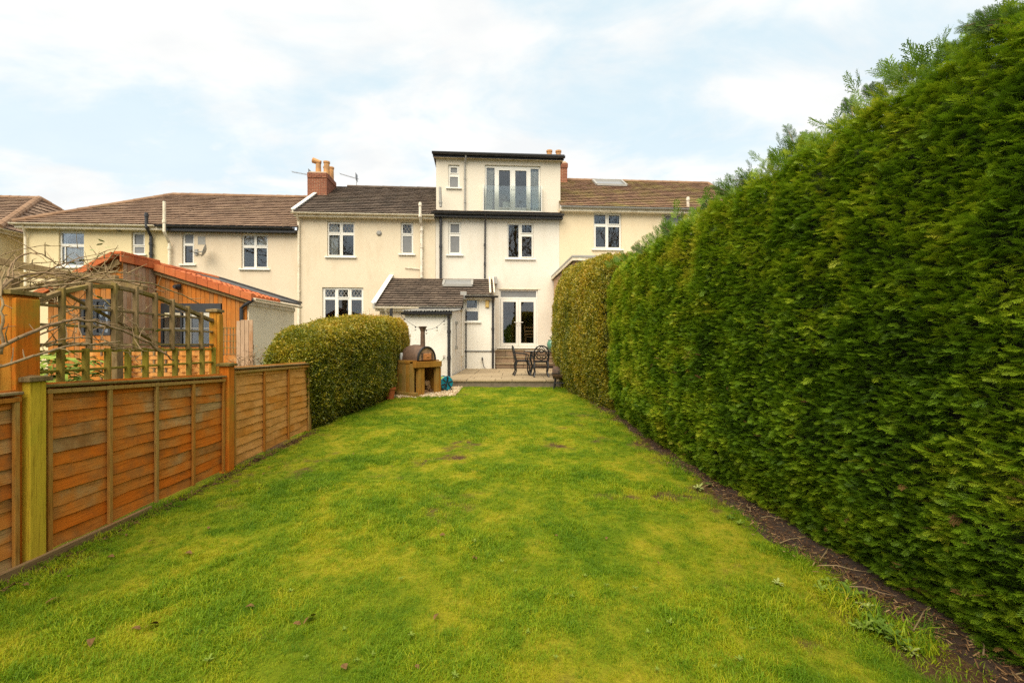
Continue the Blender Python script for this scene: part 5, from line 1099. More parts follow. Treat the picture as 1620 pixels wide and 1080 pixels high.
pipe(cab, 'downpipe', [(xE + .16, Yf2 - .08, zS(xE) - .1), (xE - .05, Yf2 - .07, zS(xE) - .22), (xE - .15, Yf2 - .06, zS(xE) - .3), (xE - .15, Yf2 - .06, .2)], .04, M_black)
q = MB(); q.bar((Xr, Ybk + .1, zr2 + .09), (xE + .1, Ybk + .1, zS(xE + .1) + .10), .30, .05); q.build('flashing', M_black, cab)
q = MB(); k = at(285, 453, Yf2); q.box((k[0] - .04, Yf2 - .05, k[2] - .05), (k[0] + .04, Yf2 - .012, k[2] + .05)); q.lathe([(.04, -.08), (.07, .04)], (k[0], Yf2 - .12, k[2] - .03), 10, 'Y'); lgt = MB(); lgt.v, lgt.f, lgt.r = q.v, q.f, q.r
tag(lgt.build('cabin_light', M_black), 'small dark spotlight on the orange cabin boards under the verge', 'light')

# gate, woven hurdles and lattice in the neighbour's garden
gt = thing('garden_gate', 'weathered upright board gate beside the orange cabin', 'gate', at(374, 560, 9.0)[:2] + (.2,)); z1 = at(0, 506, 9)[2] - .2
for k in range(4): q = MB(); q.box((k * .082, 0, 0), (k * .082 + .076, .022, z1 - (.0 if k else .02))); link('plank', q.mesh('plank', M_cladgrey), gt, .004)
q = MB(); q.box((0, .024, .3), (.32, .05, .4)); q.box((0, .024, 1.1), (.32, .05, 1.2)); link('ledge', q.mesh('ledge', M_cladgrey), gt)
lp = thing('lattice_fence', 'orange lattice topped fence panel between cabin and gate', 'fence panel', at(353, 560, 9.05)[:2] + (.2,)); 
for k in range(8): q = MB(); q.box((0, 0, .02 + k * .12), (.27, .02, .02 + k * .12 + .115)); link('board', q.mesh('board', M_fence), lp)
for k in range(5): q = MB(); q.box((k * .063, .006, .99), (k * .063 + .015, .014, 1.55)); link('slat', q.mesh('slat', M_trellis), lp)
for k in range(5): q = MB(); q.box((0, -.004, 1.0 + k * .13), (.27, .005, 1.015 + k * .13)); link('slat', q.mesh('slat', M_trellis), lp)
for q_, (pxa, pxb, Y, lab) in enumerate(((138, 205, 7.9, 'pale woven hurdle panel seen through the low trellis by the big leaves'), (206, 300, 8.0, 'pale woven hurdle panel seen through the middle of the low trellis'), (301, 352, 8.1, 'short woven hurdle panel seen through the far end of the low trellis'))):
    a, b_ = at(pxa, 556, Y), at(pxb, 556, Y); hd = thing('woven_hurdle', lab, 'fence panel', (a[0], Y, .12), 0, 'woven hurdle panels'); W_ = b_[0] - a[0]; H_ = a[2] - .12
    q = MB(); nbk = max(3, round(W_ / .22)); rws = 16
    for r_ in range(rws):
        pts = [(W_ * s, .022 * (1 if (i + r_) % 2 else -1), H_ * (r_ + .5) / rws + random.uniform(-.004, .004)) for i, s in enumerate(np.linspace(0, 1, nbk * 2 + 1))]
        for a_, c_ in zip(pts[:-1], pts[1:]): q.bar(a_, c_, .008, H_ / rws * .86)
    o = link('woven_strips', q.mesh('woven_strips', M_fencepale), hd); o['kind'] = 'stuff'
    for s in np.linspace(0, 1, nbk + 1): q = MB(); q.tube([(W_ * s, 0, -.1), (W_ * s, 0, H_ + .04)], .016, 7); link('upright', q.mesh('upright', M_bark), hd)
# broad leaved clumps
M_hosta = plain('broad_leaf', (.20, .26, .04), .75, spec=.12, var=.45, scale=9)
for k, (px, py, Y, s_, lab) in enumerate(((75, 590, 3.9, .9, 'big leaved green clump by the foot of the orange post'), (105, 585, 4.3, 1.0, 'big leaved green clump behind the second trellis slat'), (128, 592, 4.9, .9, 'smaller leafy clump beside the woven hurdle'), (2, 595, 3.1, .8, 'leafy clump at the photo edge behind the near trellis'), (60, 575, 4.9, 1.0, 'leafy clump furthest behind the big orange post'))):
    p = at(px, py, Y); hs = thing('leafy_plant', lab, 'plant', (p[0], p[1], gz(-3, Y)), 0, 'broad leaved plants behind the trellis'); top = p[2] - hs.location.z + .1; q = MB()
    q.tube([(0, 0, 0), (.02, 0, top * .6)], [.02, .012], 6); link('stem', q.mesh('stem', M_bark), hs); q = MB()
    for j in range(60):
        a = j * 2.4; rr = random.uniform(.03, .30) * s_; h = top * random.uniform(.35, 1.05); d = Vector((math.cos(a), math.sin(a), 0)); sd = Vector((-d.y, d.x, 0)); L_ = random.uniform(.11, .17); w_ = L_ * .34; b0 = d * rr * .5 + Vector((0, 0, h)); vs = []
        for s, ww in ((0, .1), (.3, 1), (.6, .85), (.85, .4), (1, 0.02)):
            c_ = b0 + d * L_ * s + Vector((0, 0, .04 * math.sin(s * 2.2) - .05 * s * s)); vs += [c_ + sd * w_ * ww + Vector((0, 0, .012 * ww)), c_, c_ - sd * w_ * ww + Vector((0, 0, .012 * ww))]
        q.add(vs, [(i * 3 + e, i * 3 + e + 1, i * 3 + e + 4, i * 3 + e + 3) for i in range(4) for e in (0, 1)])
    o = link('leaves', q.mesh('leaves', M_hosta, True), hs)
# bare shrub between cabin and hedge
def shrub(label, x, y, z0, h, nst, spread, leaves, leafmat_):
    s_ = thing('garden_shrub', label, 'shrub', (x, y, z0), 0, 'shrubs by the clipped hedge'); q = MB(); tips = []
    for k in range(nst):
        a = random.random() * 6.28; r = spread * random.uniform(.3, 1); p0 = Vector((0, 0, 0)); p3 = Vector((r * math.cos(a), r * math.sin(a), h * random.uniform(.6, 1))); pm = p3 * .5 + Vector((0, 0, .1)); q.tube([p0, pm, p3], [.009, .006, .002], 5)
        for j in range(5):
            t_ = random.uniform(.4, 1); p = pm.lerp(p3, t_); e = p + Vector((random.uniform(-.12, .12), random.uniform(-.12, .12), random.uniform(.0, .14))); q.tube([p, e], [.004, .0015], 4, False); tips += [p.lerp(e, u_) for u_ in (.5, 1)]
    link('stems', q.mesh('stems', M_bark), s_); q = MB()
    for p in tips:
        for j in range(leaves):
            a = random.random() * 6.28; d = Vector((math.cos(a), math.sin(a), random.uniform(-.4, .6))); sd = d.cross(Vector((0, 0, 1))).normalized() * .012; b0 = p + Vector((random.uniform(-.02, .02),) * 3); q.add([b0, b0 + d * .02 + sd, b0 + d * .045, b0 + d * .02 - sd], [(0, 1, 2, 3)])
    if leaves: o = link('leaves', q.mesh('leaves', leafmat_), s_)
    return s_
M_redleaf = plain('bronze_leaf', (.22, .12, .03), .5, var=.4, scale=14)
p = at(412, 575, 8.4); shrub('straggly bronze leaved shrub between the pale fence and cream wall', p[0], p[1], .2, 1.15, 16, .45, 2, M_redleaf)
p = at(395, 575, 8.0); shrub('low twiggy shrub just behind the top of the pale fence', p[0] - .2, p[1], .2, 1.0, 12, .35, 1, M_redleaf)
p = at(560, 505, 13); shrub('leafy shoots poking up above the clipped hedge below the window', p[0], p[1], .3, 2.1, 8, .35, 2, plain('shoot_leaf', (.16, .22, .03), .5))
p = at(597, 500, 13.6); shrub('thin bare shoots beside the lean-to downpipe', p[0], p[1], .3, 2.4, 6, .25, 1, M_redleaf)

# ------------------------------------------------------------------ scattered foliage: points carry rot / scl / tint / idx, small meshes are set on them
def scatter(name, P, rot, scl, tint, idx, tmpl, parent=None):
    me = bpy.data.meshes.new(name); me.vertices.add(len(P)); me.vertices.foreach_set('co', np.asarray(P, np.float32).ravel()); me.update()
    for nm, ty, val, key in (('rot', 'FLOAT_VECTOR', rot, 'vector'), ('scl', 'FLOAT', scl, 'value'), ('tint', 'FLOAT', tint, 'value'), ('idx', 'INT', idx, 'value')):
        a = me.attributes.new(nm, ty, 'POINT'); a.data.foreach_set(key, np.asarray(val, np.int32 if ty == 'INT' else np.float32).ravel())
    o = link(name, me, parent); ng = bpy.data.node_groups.new(name, 'GeometryNodeTree')
    ng.interface.new_socket('Geometry', in_out='INPUT', socket_type='NodeSocketGeometry'); ng.interface.new_socket('Geometry', in_out='OUTPUT', socket_type='NodeSocketGeometry')
    gi, go = N(ng, 'NodeGroupInput'), N(ng, 'NodeGroupOutput'); ip = N(ng, 'GeometryNodeInstanceOnPoints'); L = ng.links.new
    jn = N(ng, 'GeometryNodeJoinGeometry')
    for tob in tmpl:
        oi = N(ng, 'GeometryNodeObjectInfo'); oi.inputs[0].default_value = tob; ti = N(ng, 'GeometryNodeGeometryToInstance')
        L(oi.outputs['Geometry'], ti.inputs[0]); L(ti.outputs[0], jn.inputs[0])
    def attr(nm, ty):
        n = N(ng, 'GeometryNodeInputNamedAttribute', data_type=ty); n.inputs[0].default_value = nm; return n.outputs[0]
    L(gi.outputs[0], ip.inputs['Points']); L(jn.outputs[0], ip.inputs['Instance']); ip.inputs['Pick Instance'].default_value = True
    L(attr('idx', 'INT'), ip.inputs['Instance Index']); L(attr('rot', 'FLOAT_VECTOR'), ip.inputs['Rotation']); L(attr('scl', 'FLOAT'), ip.inputs['Scale'])
    L(ip.outputs[0], go.inputs[0]); m_ = o.modifiers.new('scatter', 'NODES'); m_.node_group = ng
    return o
def tmpl(me): return bpy.data.objects.new(me.name, me)
def euler_from(X, Z):
    """rows of x axis and approximate z axis -> euler xyz"""
    X = X / np.linalg.norm(X, axis=1, keepdims=True); Y = np.cross(Z, X); Y /= np.linalg.norm(Y, axis=1, keepdims=True) + 1e-9; Z = np.cross(X, Y)
    sy = np.clip(-X[:, 2], -1, 1); return np.c_[np.arctan2(Y[:, 2], Z[:, 2]), np.arcsin(sy), np.arctan2(X[:, 1], X[:, 0])]

# conifer spray: flat fan of scaly branchlets, tip along +x
def spray(seed):
    rr = random.Random(seed); q = MB()
    def blade(p, d, l, w_, r_):
        d = d.normalized(); s = Vector((-d.y, d.x, 0)).normalized() * w_; n_ = Vector((0, 0, rr.uniform(-.25, .05) * l))
        q.add([p - s * .4, p + d * l * .55 - s + n_ * .4, p + d * l + n_, p + d * l * .55 + s + n_ * .4, p + s * .4], [(0, 1, 2, 3, 4)], r_)
    n = 8
    for i in range(n):
        x = .10 + .80 * i / n; z = -.10 * x * x
        for sg in (-1, 1):
            L = (.40 * (1 - x) + .13) * rr.uniform(.75, 1.15); a = sg * rr.uniform(.55, .85); d = Vector((math.cos(a), math.sin(a), rr.uniform(-.15, .15))); p = Vector((x, 0, z)); tip = min(1, max(0, .25 + .5 * x + rr.uniform(-.15, .15)))
            blade(p, d, L, .017, tip)
            for j in range(3):
                t_ = .3 + .25 * j; pj = p + d * L * t_; s2 = 1 if j % 2 else -1; a2 = a + s2 * rr.uniform(.5, .8); blade(pj, Vector((math.cos(a2), math.sin(a2), rr.uniform(-.2, .2))), L * .42 * (1.15 - t_), .014, min(1, tip + .15))
    blade(Vector((0, 0, 0)), Vector((1, 0, -.05)), 1.0, .016, .6)
    return q
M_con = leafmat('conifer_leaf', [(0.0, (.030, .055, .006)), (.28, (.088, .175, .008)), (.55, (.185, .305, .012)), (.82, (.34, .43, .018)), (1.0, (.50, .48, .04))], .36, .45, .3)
SPR = [tmpl(spray(k).mesh('spray', M_con)) for k in range(6)]
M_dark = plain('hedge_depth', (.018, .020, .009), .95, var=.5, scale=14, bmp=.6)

def boxhedge(dims, n, per):
    """points on an open-bottomed rounded box (half sizes hx, hy, height h, power n); per = density for faces -x,+x,-y,+y,top"""
    hx, hy, h = dims; out = []
    for f, dens in zip(('-x', '+x', '-y', '+y', 'top'), per):
        if f[1] == 'x': a = 2 * hy * h; k = int(a * dens); p = np.c_[np.full(k, -1.0 if f[0] == '-' else 1.0), rng.uniform(-1, 1, k), rng.uniform(0, 1, k)]
        elif f[1] == 'y': a = 2 * hx * h; k = int(a * dens); p = np.c_[rng.uniform(-1, 1, k), np.full(k, -1.0 if f[0] == '-' else 1.0), rng.uniform(0, 1, k)]
        else: a = 4 * hx * hy; k = int(a * dens); p = np.c_[rng.uniform(-1, 1, k), rng.uniform(-1, 1, k), np.ones(k)]
        out.append(p)
    return np.concatenate(out)
def shape(p, dims, n):
    r = (np.abs(p) ** n).sum(1) ** (1 / n); s = p / r[:, None]; g = np.sign(s) * np.abs(s) ** (n - 1) / np.array(dims); g /= np.linalg.norm(g, axis=1, keepdims=True)
    return s * np.array(dims), g
def hullmesh(name, dims, n, warp, parent, mat, inset, res=.16):
    hx, hy, h = dims; ax = [np.linspace(-1, 1, max(3, int(2 * hx / res))), np.linspace(-1, 1, max(3, int(2 * hy / res))), np.linspace(0, 1, max(3, int(h / res)))]
    V_, F_ = [], []
    for fa, val in ((0, -1), (0, 1), (1, -1), (1, 1), (2, 1)):
        o1, o2 = [i for i in range(3) if i != fa]; A, B = np.meshgrid(ax[o1], ax[o2]); p = np.zeros((A.size, 3)); p[:, fa] = val; p[:, o1] = A.ravel(); p[:, o2] = B.ravel(); b0 = sum(len(v) for v in V_)
        s, g = shape(p, dims, n); w_ = warp(s, g, -inset); V_.append(w_); idx = np.arange(A.size).reshape(A.shape) + b0
        F_ += np.stack([idx[:-1, :-1], idx[:-1, 1:], idx[1:, 1:], idx[1:, :-1]], -1).reshape(-1, 4).tolist()
    me = bpy.data.meshes.new(name); me.from_pydata(np.concatenate(V_).tolist(), [], F_); me.materials.append(mat); return link(name, me, parent)

# --- the tall conifer hedge along the right of the lawn
cd_ = (.85, 5.0, 2.86); cy0 = 3.35
def cwarp(s, g, off):
    y = s[:, 1] + cy0; face = np.interp(y, [-2, 1.5, 2.1, 3.3, 4.9, 6.5, 8.0, 8.4], [2.14, 2.08, 2.04, 1.95, 1.83, 1.75, 1.70, 1.74]); z = s[:, 2]
    ztop = np.interp(y, [-2, 2, 4, 6, 8.4], [2.92, 2.89, 2.87, 2.83, 2.82]); z = z * ztop / 2.86
    x = face + (s[:, 0] + .85) + .16 * np.clip(1 - z / .55, 0, 1) * (s[:, 0] < 0) + .05 * np.clip(z - 2.2, 0, 1)
    q = np.c_[x, y, z]; b_ = .13 * (fbm(np.c_[x * .8, y * 1.15, z * .75], 3, 41) - .5) + .09 * (fbm(np.c_[x * 2.2, y * 2.5, z * 4.2], 2, 45) - .5) + .045 * (fbm(np.c_[x * 5, y * 5, z * 9], 2, 47) - .5)
    b_ = b_ + .018 * np.sin(y * 2 * math.pi / .62 + 1.5 * noise(q * 1.1, 3))
    return q + g * (b_ + off)[:, None] + np.c_[np.zeros(len(s)), np.zeros(len(s)), np.clip(lz(q[:, :2]), 0, 1) * (z < .5)]
ch = thing('conifer_hedge', 'tall dense green conifer hedge with feathery sprays beside the lawn', 'hedge', (2.6, cy0, 0))
def hedge_pts(dims, n, per, warp, depth):
    p = boxhedge(dims, n, per); s, g = shape(p, dims, n); d = -depth * rng.random(len(p)) ** 1.5; P = warp(s, g, d); return P, g, d / -depth
def add_foliage(nm, P, D, tilt, scl, tint, T, parent, off):
    rot = euler_from(D, tilt); o = scatter(nm, P - np.array(off), rot, scl, np.clip(tint, 0, 1), rng.integers(0, len(T), len(P)), T, parent); o['kind'] = 'stuff'; return o
P, G, dp = hedge_pts(cd_, 12, (5000, 60, 200, 1400, 1300), cwarp, .085)
keep = rng.random(len(P)) < np.interp(P[:, 1], [-2, .9, 1.4, 8.4], [.35, .4, 1, 1]); P, G, dp = P[keep], G[keep], dp[keep]; n = len(P)
up = np.clip(G[:, 2], 0, 1)[:, None]
D = G * .75 + np.c_[rng.normal(0, .30, n), rng.normal(.10, .55, n), rng.normal(.18, .34, n)] + up * np.c_[np.zeros(n), np.zeros(n), np.full(n, .15)]
Z = np.c_[rng.normal(0, .42, n), rng.normal(0, .42, n), np.ones(n)] + up * np.c_[rng.normal(0, .9, n), rng.normal(0, .9, n), np.full(n, -.6)]
cl_ = fbm(P * np.array([1.3, 1.6, 2.2]), 4, 61); fine_ = fbm(P * 7, 2, 67)
tint = .52 + 1.05 * (cl_ - .5) + .75 * (fine_ - .5) + .10 * np.clip((P[:, 1] - 3) / 4, 0, 1) + rng.normal(0, .085, n) - .18 * dp + .10 * np.clip(P[:, 2] - .7, 0, 2) / 2  # light put into the tint: brighter towards the top and the far end
tint[rng.random(n) < .012] += .28
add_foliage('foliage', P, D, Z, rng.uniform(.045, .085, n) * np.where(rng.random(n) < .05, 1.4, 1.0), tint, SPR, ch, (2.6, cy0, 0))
# longer shoots that have escaped the shears along the top and a few on the face
k = 520; yy = rng.uniform(.8, 8.3, k); s = np.c_[rng.uniform(-.86, -.2, k), yy - cy0, np.full(k, 2.84)]; s[:, 2] -= rng.uniform(0, .10, k); P = cwarp(s, np.tile([[-.35, 0, .93]], (k, 1)), np.zeros(k))
D = np.c_[rng.normal(-.35, .35, k), rng.normal(.25, .45, k), rng.uniform(.5, 1.1, k)]; Z = np.c_[rng.normal(0, 1, k), rng.normal(0, 1, k), rng.normal(0, .4, k)]
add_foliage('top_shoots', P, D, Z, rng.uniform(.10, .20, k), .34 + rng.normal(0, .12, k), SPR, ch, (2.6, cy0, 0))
k = 260; yy = rng.uniform(1.2, 8, k); zc = rng.uniform(.15, 1.0, k) ** 1.6 * 1.4; s = np.c_[np.full(k, -.85), yy - cy0, zc]; cl2 = fbm(np.c_[yy * 1.4, zc * 1.6, np.zeros(k)], 3, 29); s = s[cl2 > .54]; k = len(s); P = cwarp(s, np.tile([[-1.0, 0, 0]], (k, 1)), rng.uniform(-.02, .015, k))
M_dry = leafmat('dry_spray', [(0, (.10, .05, .02)), (.5, (.20, .105, .035)), (1, (.30, .17, .06))], .1, .8, .1); DRY = [tmpl(spray(60 + j).mesh('dry_spray', M_dry)) for j in range(2)]
add_foliage('dry_sprays', P, np.c_[-np.ones(k), rng.normal(.1, .6, (k, 2))], np.c_[rng.normal(0, .4, (k, 2)), np.ones(k)], rng.uniform(.05, .09, k), rng.random(k), DRY, ch, (2.6, cy0, 0))
def leader(px, py, Y, lean, L):                                     # feathery leaders that stand clear against the sky
    base = Vector(at(px, py, Y)) + Vector((.04, 0, -.05)); d = Vector(lean).normalized(); pts = []
    for i in range(10): pts.append((base + d * L * i / 10 + Vector((0, 0, -.05 * (i / 10) ** 2)), i / 10))
    return pts, d
LP, LD, LZ, LS, stem = [], [], [], [], MB()
for (px, py, Y, lean, L) in ((1195, 282, 3.9, (-.9, .2, .35), .30), (1255, 235, 3.5, (-.25, .1, .9), .30), (1275, 230, 3.4, (-.1, .2, .9), .22), (1340, 175, 3.0, (-.1, .1, 1), .18), (1378, 150, 2.85, (-.25, .1, .9), .16), (1440, 150, 2.45, (.35, .1, .85), .26), (1425, 120, 2.55, (-.3, .1, .8), .16), (1500, 85, 2.25, (.1, .1, .9), .14), (1600, 12, 1.95, (-.95, .1, .12), .24), (1610, 22, 1.92, (-.8, .2, .3), .20), (1060, 365, 5.3, (-.6, .1, .7), .22), (1020, 395, 6.2, (-.7, .2, .5), .25), (1120, 325, 4.5, (-.5, .1, .8), .2), (1150, 300, 4.2, (-.7, .1, .6), .22), (1560, 40, 2.05, (-.3, 0, .9), .16)):
    pts, d = leader(px, py, Y, lean, L); stem.tube([p - Vector((2.6, cy0, 0)) for p, _ in pts], [.004 * (1 - t_ * .8) for _, t_ in pts], 5)
    for p, t_ in pts:
        for sg in (-1, 1, .4):
            sd = d.cross(Vector((.3, 1, .2))).normalized(); dd = d * .8 + sd * sg * .75 + Vector((random.uniform(-.2, .2), random.uniform(-.3, .3), .1)); LP.append(p); LD.append(dd); LZ.append((random.uniform(-.3, .3), -1, .4)); LS.append(.10 * (1.1 - .7 * t_))
link('leader_stems', stem.mesh('leader_stems', M_bark), ch)
add_foliage('leader_sprays', np.array(LP), np.array(LD), np.array(LZ), np.array(LS), .22 + rng.normal(0, .10, len(LP)), SPR, ch, (2.6, cy0, 0))
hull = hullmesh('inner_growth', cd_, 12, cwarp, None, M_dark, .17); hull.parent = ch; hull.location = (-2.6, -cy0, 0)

# --- clipped privet hedges
def leaftwig(seed, L=.034, k=9, spreadr=.05):
    rr = random.Random(seed); q = MB()
    for i in range(k):
        d = Vector((rr.uniform(-.4, 1), rr.uniform(-1, 1), rr.uniform(-.7, .9))).normalized(); p = Vector((rr.uniform(-.02, .05), rr.uniform(-spreadr, spreadr), rr.uniform(-spreadr, spreadr))); sd = d.cross(Vector((rr.uniform(-1, 1), rr.uniform(-1, 1), 1))).normalized(); nn = sd.cross(d); l = L * rr.uniform(.7, 1.2)
        q.add([p, p + d * l * .45 + sd * l * .26 + nn * l * .06, p + d * l, p + d * l * .45 - sd * l * .26 + nn * l * .06, p + d * l * .5], [(0, 1, 4), (1, 2, 4), (2, 3, 4), (3, 0, 4)], rr.random())
    return q
M_privG = leafmat('privet_leaf', [(0, (.040, .056, .008)), (.26, (.12, .15, .012)), (.50, (.27, .25, .016)), (.76, (.45, .33, .024)), (1, (.50, .26, .035))], .28, .36, .4)
TWG = [tmpl(leaftwig(k, .036).mesh('privet_twig', M_privG)) for k in range(6)]
def privet(name, label, cx, cy, dims, n, warp, per, loc, tintf, seeds=0):
    h_ = thing(name, label, 'hedge', loc); P, G, dp = hedge_pts(dims, n, per, warp, .10); k = len(P)
    D = G + rng.normal(0, .45, (k, 3)); Z = rng.normal(0, 1, (k, 3))
    add_foliage('foliage', P, D, Z, rng.uniform(.75, 1.35, k), tintf(P, G, dp), TWG, h_, loc)
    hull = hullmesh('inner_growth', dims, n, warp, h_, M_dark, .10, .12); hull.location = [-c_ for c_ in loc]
    return h_
ld = (.62, 2.85, 2.0); lcy = 9.55
def lwarp(s, g, off):
    y = s[:, 1] + lcy; cx = np.interp(y, [6.7, 7.4, 9.8, 12.5], [-3.30, -3.32, -3.24, -3.36]); h = np.interp(y, [6.7, 7.2, 9, 12.5], [1.32, 1.43, 1.70, 1.93]); hwf = np.interp(y, [6.7, 7.2, 9, 12.4], [.62, .70, 1, .95])
    z = s[:, 2] / 2.0 * h; x = cx + s[:, 0] * hwf - .16 * np.sign(s[:, 0]) * np.clip(1 - z / .35, 0, 1)
    q = np.c_[x, y, z]; b_ = .16 * (fbm(q * 1.4, 3, 71) - .5) + .10 * (fbm(q * 4, 2, 75) - .5); q = q + g * (b_ + off)[:, None]; q[:, 2] += .18 * (z < 3); return q
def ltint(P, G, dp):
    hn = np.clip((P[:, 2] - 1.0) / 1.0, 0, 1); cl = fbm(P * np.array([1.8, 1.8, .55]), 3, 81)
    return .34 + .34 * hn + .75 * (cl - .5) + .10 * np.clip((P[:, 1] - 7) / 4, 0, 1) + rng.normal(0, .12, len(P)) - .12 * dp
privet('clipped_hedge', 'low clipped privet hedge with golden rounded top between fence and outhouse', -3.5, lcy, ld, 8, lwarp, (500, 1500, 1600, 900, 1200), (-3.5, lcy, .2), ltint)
rd_ = (.72, 2.2, 3.0); rcy = 10.35
def rwarp(s, g, off):
    y = s[:, 1] + rcy; z = s[:, 2] * np.interp(y, [8, 12.5], [2.92, 3.28]) / 3.0; face = np.interp(y, [8.1, 9, 11, 12.5], [1.60, 1.46, 1.18, 1.08]); x = face + (s[:, 0] + .72) + .30 * np.clip(1 - z / 1.15, 0, 1) ** 1.3 * (s[:, 0] < 0) + .10 * np.clip(z - 2.3, 0, 1)
    q = np.c_[x, y, z]; b_ = .10 * (fbm(q * 1.5, 3, 91) - .5) + .08 * (fbm(q * 4, 2, 95) - .5); return q + g * (b_ + off)[:, None] + np.array([0, 0, .15])
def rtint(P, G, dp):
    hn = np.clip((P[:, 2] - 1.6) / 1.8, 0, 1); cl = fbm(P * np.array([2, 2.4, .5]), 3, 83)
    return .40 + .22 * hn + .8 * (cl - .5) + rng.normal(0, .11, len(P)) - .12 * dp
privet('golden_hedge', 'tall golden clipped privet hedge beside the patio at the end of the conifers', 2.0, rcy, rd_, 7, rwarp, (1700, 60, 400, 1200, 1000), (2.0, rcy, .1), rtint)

# ------------------------------------------------------------------ grass
def tuft(seed, n=26, h=(.016, .045), r=.05):
    rr = random.Random(seed); q = MB()
    for i in range(n):
        a = rr.random() * 6.28; d0 = rr.random() ** .5 * r; p = Vector((d0 * math.cos(a), d0 * math.sin(a), -.004)); b = rr.random() * 6.28; d = Vector((math.cos(b), math.sin(b), 0)); s = Vector((-d.y, d.x, 0)) * rr.uniform(.0010, .0018); hh = rr.uniform(*h); ln = rr.uniform(.3, 1.3) * hh
        m_ = p + d * ln * .35 + Vector((0, 0, hh * .65)); e = p + d * ln + Vector((0, 0, hh * rr.uniform(.7, 1)))
        q.add([p - s, p + s, m_ + s * .8, e, m_ - s * .8], [(0, 1, 2, 4), (4, 2, 3)], rr.random())
    return q
M_grass = leafmat('grass_blade', [(0, (.095, .20, .007)), (.35, (.20, .315, .009)), (.60, (.36, .40, .012)), (.82, (.46, .42, .018)), (1, (.56, .45, .06))], .35, .5, .2)
TUF = [tmpl(tuft(k).mesh('tuft', M_grass)) for k in range(7)] + [tmpl(tuft(50 + k, 22, (.012, .026), .055).mesh('tuft', M_grass)) for k in range(4)]
Q = []
for y0, y1_, dens in ((-.5, 1.2, 150), (1.2, 3.2, 1900), (3.2, 5.5, 1300), (5.5, 8, 900), (8, 12.0, 600)):
    k = int((y1_ - y0) * 5.2 * dens); Q.append(np.c_[rng.uniform(-3.05, 2.0, k), rng.uniform(y0, y1_, k)])
Q = np.concatenate(Q); Q = Q[(Q[:, 0] < lawn_right(Q[:, 1]) + rng.normal(.05, .13, len(Q))) & (Q[:, 0] > lawn_left(Q[:, 1]) - .02)]
Q = Q[~((Q[:, 1] > 10.25 + .35 * np.clip(Q[:, 0] + 2.0, 0, 2) ) & (Q[:, 0] < -1.35))]                # gravel patch
B = bare(Q); Q = Q[rng.random(len(Q)) > B * .8]; mo = moss(Q); n = len(Q); tall = fbm(np.c_[Q * 2.1, np.zeros(n)], 3, 15)
edge = np.clip(1 - np.abs(Q[:, 0] - lawn_left(Q[:, 1])) / .12, 0, 1)
sc = np.clip(.55 + 1.3 * (tall - .42), .45, 1.4) * rng.uniform(.75, 1.2, n) + edge * .5; sc *= np.where(mo > .58, .75, 1); sc *= np.interp(Q[:, 1], [0, 6, 12], [1, 1.15, 1.3])
tint = np.clip(.35 + 1.0 * (mo - .52) + .25 * bare(Q) + .55 * (fbm(np.c_[Q * 13, np.zeros(n)], 2, 18) - .5) + rng.normal(0, .12, n), 0, 1)
tint[rng.random(n) < .05] += .18
sc *= np.where((Q[:, 0] > lawn_right(Q[:, 1]) - .22) & (fbm(np.c_[Q * 3, np.zeros(n)], 2, 66) > .5), 1.7, 1.0)
idx = np.where(rng.random(n) < np.clip((mo - .45) * 3, 0, .8), rng.integers(7, 11, n), rng.integers(0, 7, n))
gr = scatter('grass', np.c_[Q, lz(Q)], np.c_[rng.normal(0, .12, n), rng.normal(0, .12, n), rng.uniform(0, 6.28, n)], sc, np.clip(tint, 0, 1), idx, TUF); tag(gr, kind='stuff')

# ------------------------------------------------------------------ gravel, mulch, weeds, leaves
def pebble(seed, s=.016):
    rr = random.Random(seed); q = MB(); bm = bmesh.new(); bmesh.ops.create_icosphere(bm, subdivisions=1, radius=s); vs = [tuple(v.co * rr.uniform(.75, 1.2)) for v in bm.verts]; fs = [tuple(v.index for v in f.verts) for f in bm.faces]; bm.free()
    q.add([(x * 1.25, y, z * .65) for x, y, z in vs], fs); return q
M_peb = leafmat('pebbles', [(0, (.26, .17, .09)), (.4, (.48, .35, .20)), (.7, (.60, .47, .30)), (1, (.62, .55, .42))], 0.0, .7, .3)
PEB = [tmpl(pebble(k).mesh('pebble', M_peb)) for k in range(5)]
k = 9000; Q = np.c_[rng.uniform(-3.0, -1.3, k), rng.uniform(9.9, 13.8, k)]; lim = 10.15 + .38 * np.clip(Q[:, 0] + 2.0, 0, 2) ** 1.0 - .12 * np.clip(-2.3 - Q[:, 0], 0, 1); Q = Q[Q[:, 1] > lim + rng.normal(0, .06, k)]; n = len(Q)
gv = scatter('gravel', np.c_[Q, lz(Q) + rng.uniform(0, .02, n)], rng.uniform(0, 6.28, (n, 3)), rng.uniform(.7, 1.5, n), rng.uniform(0, 1, n), rng.integers(0, 5, n), PEB); tag(gv, kind='stuff')
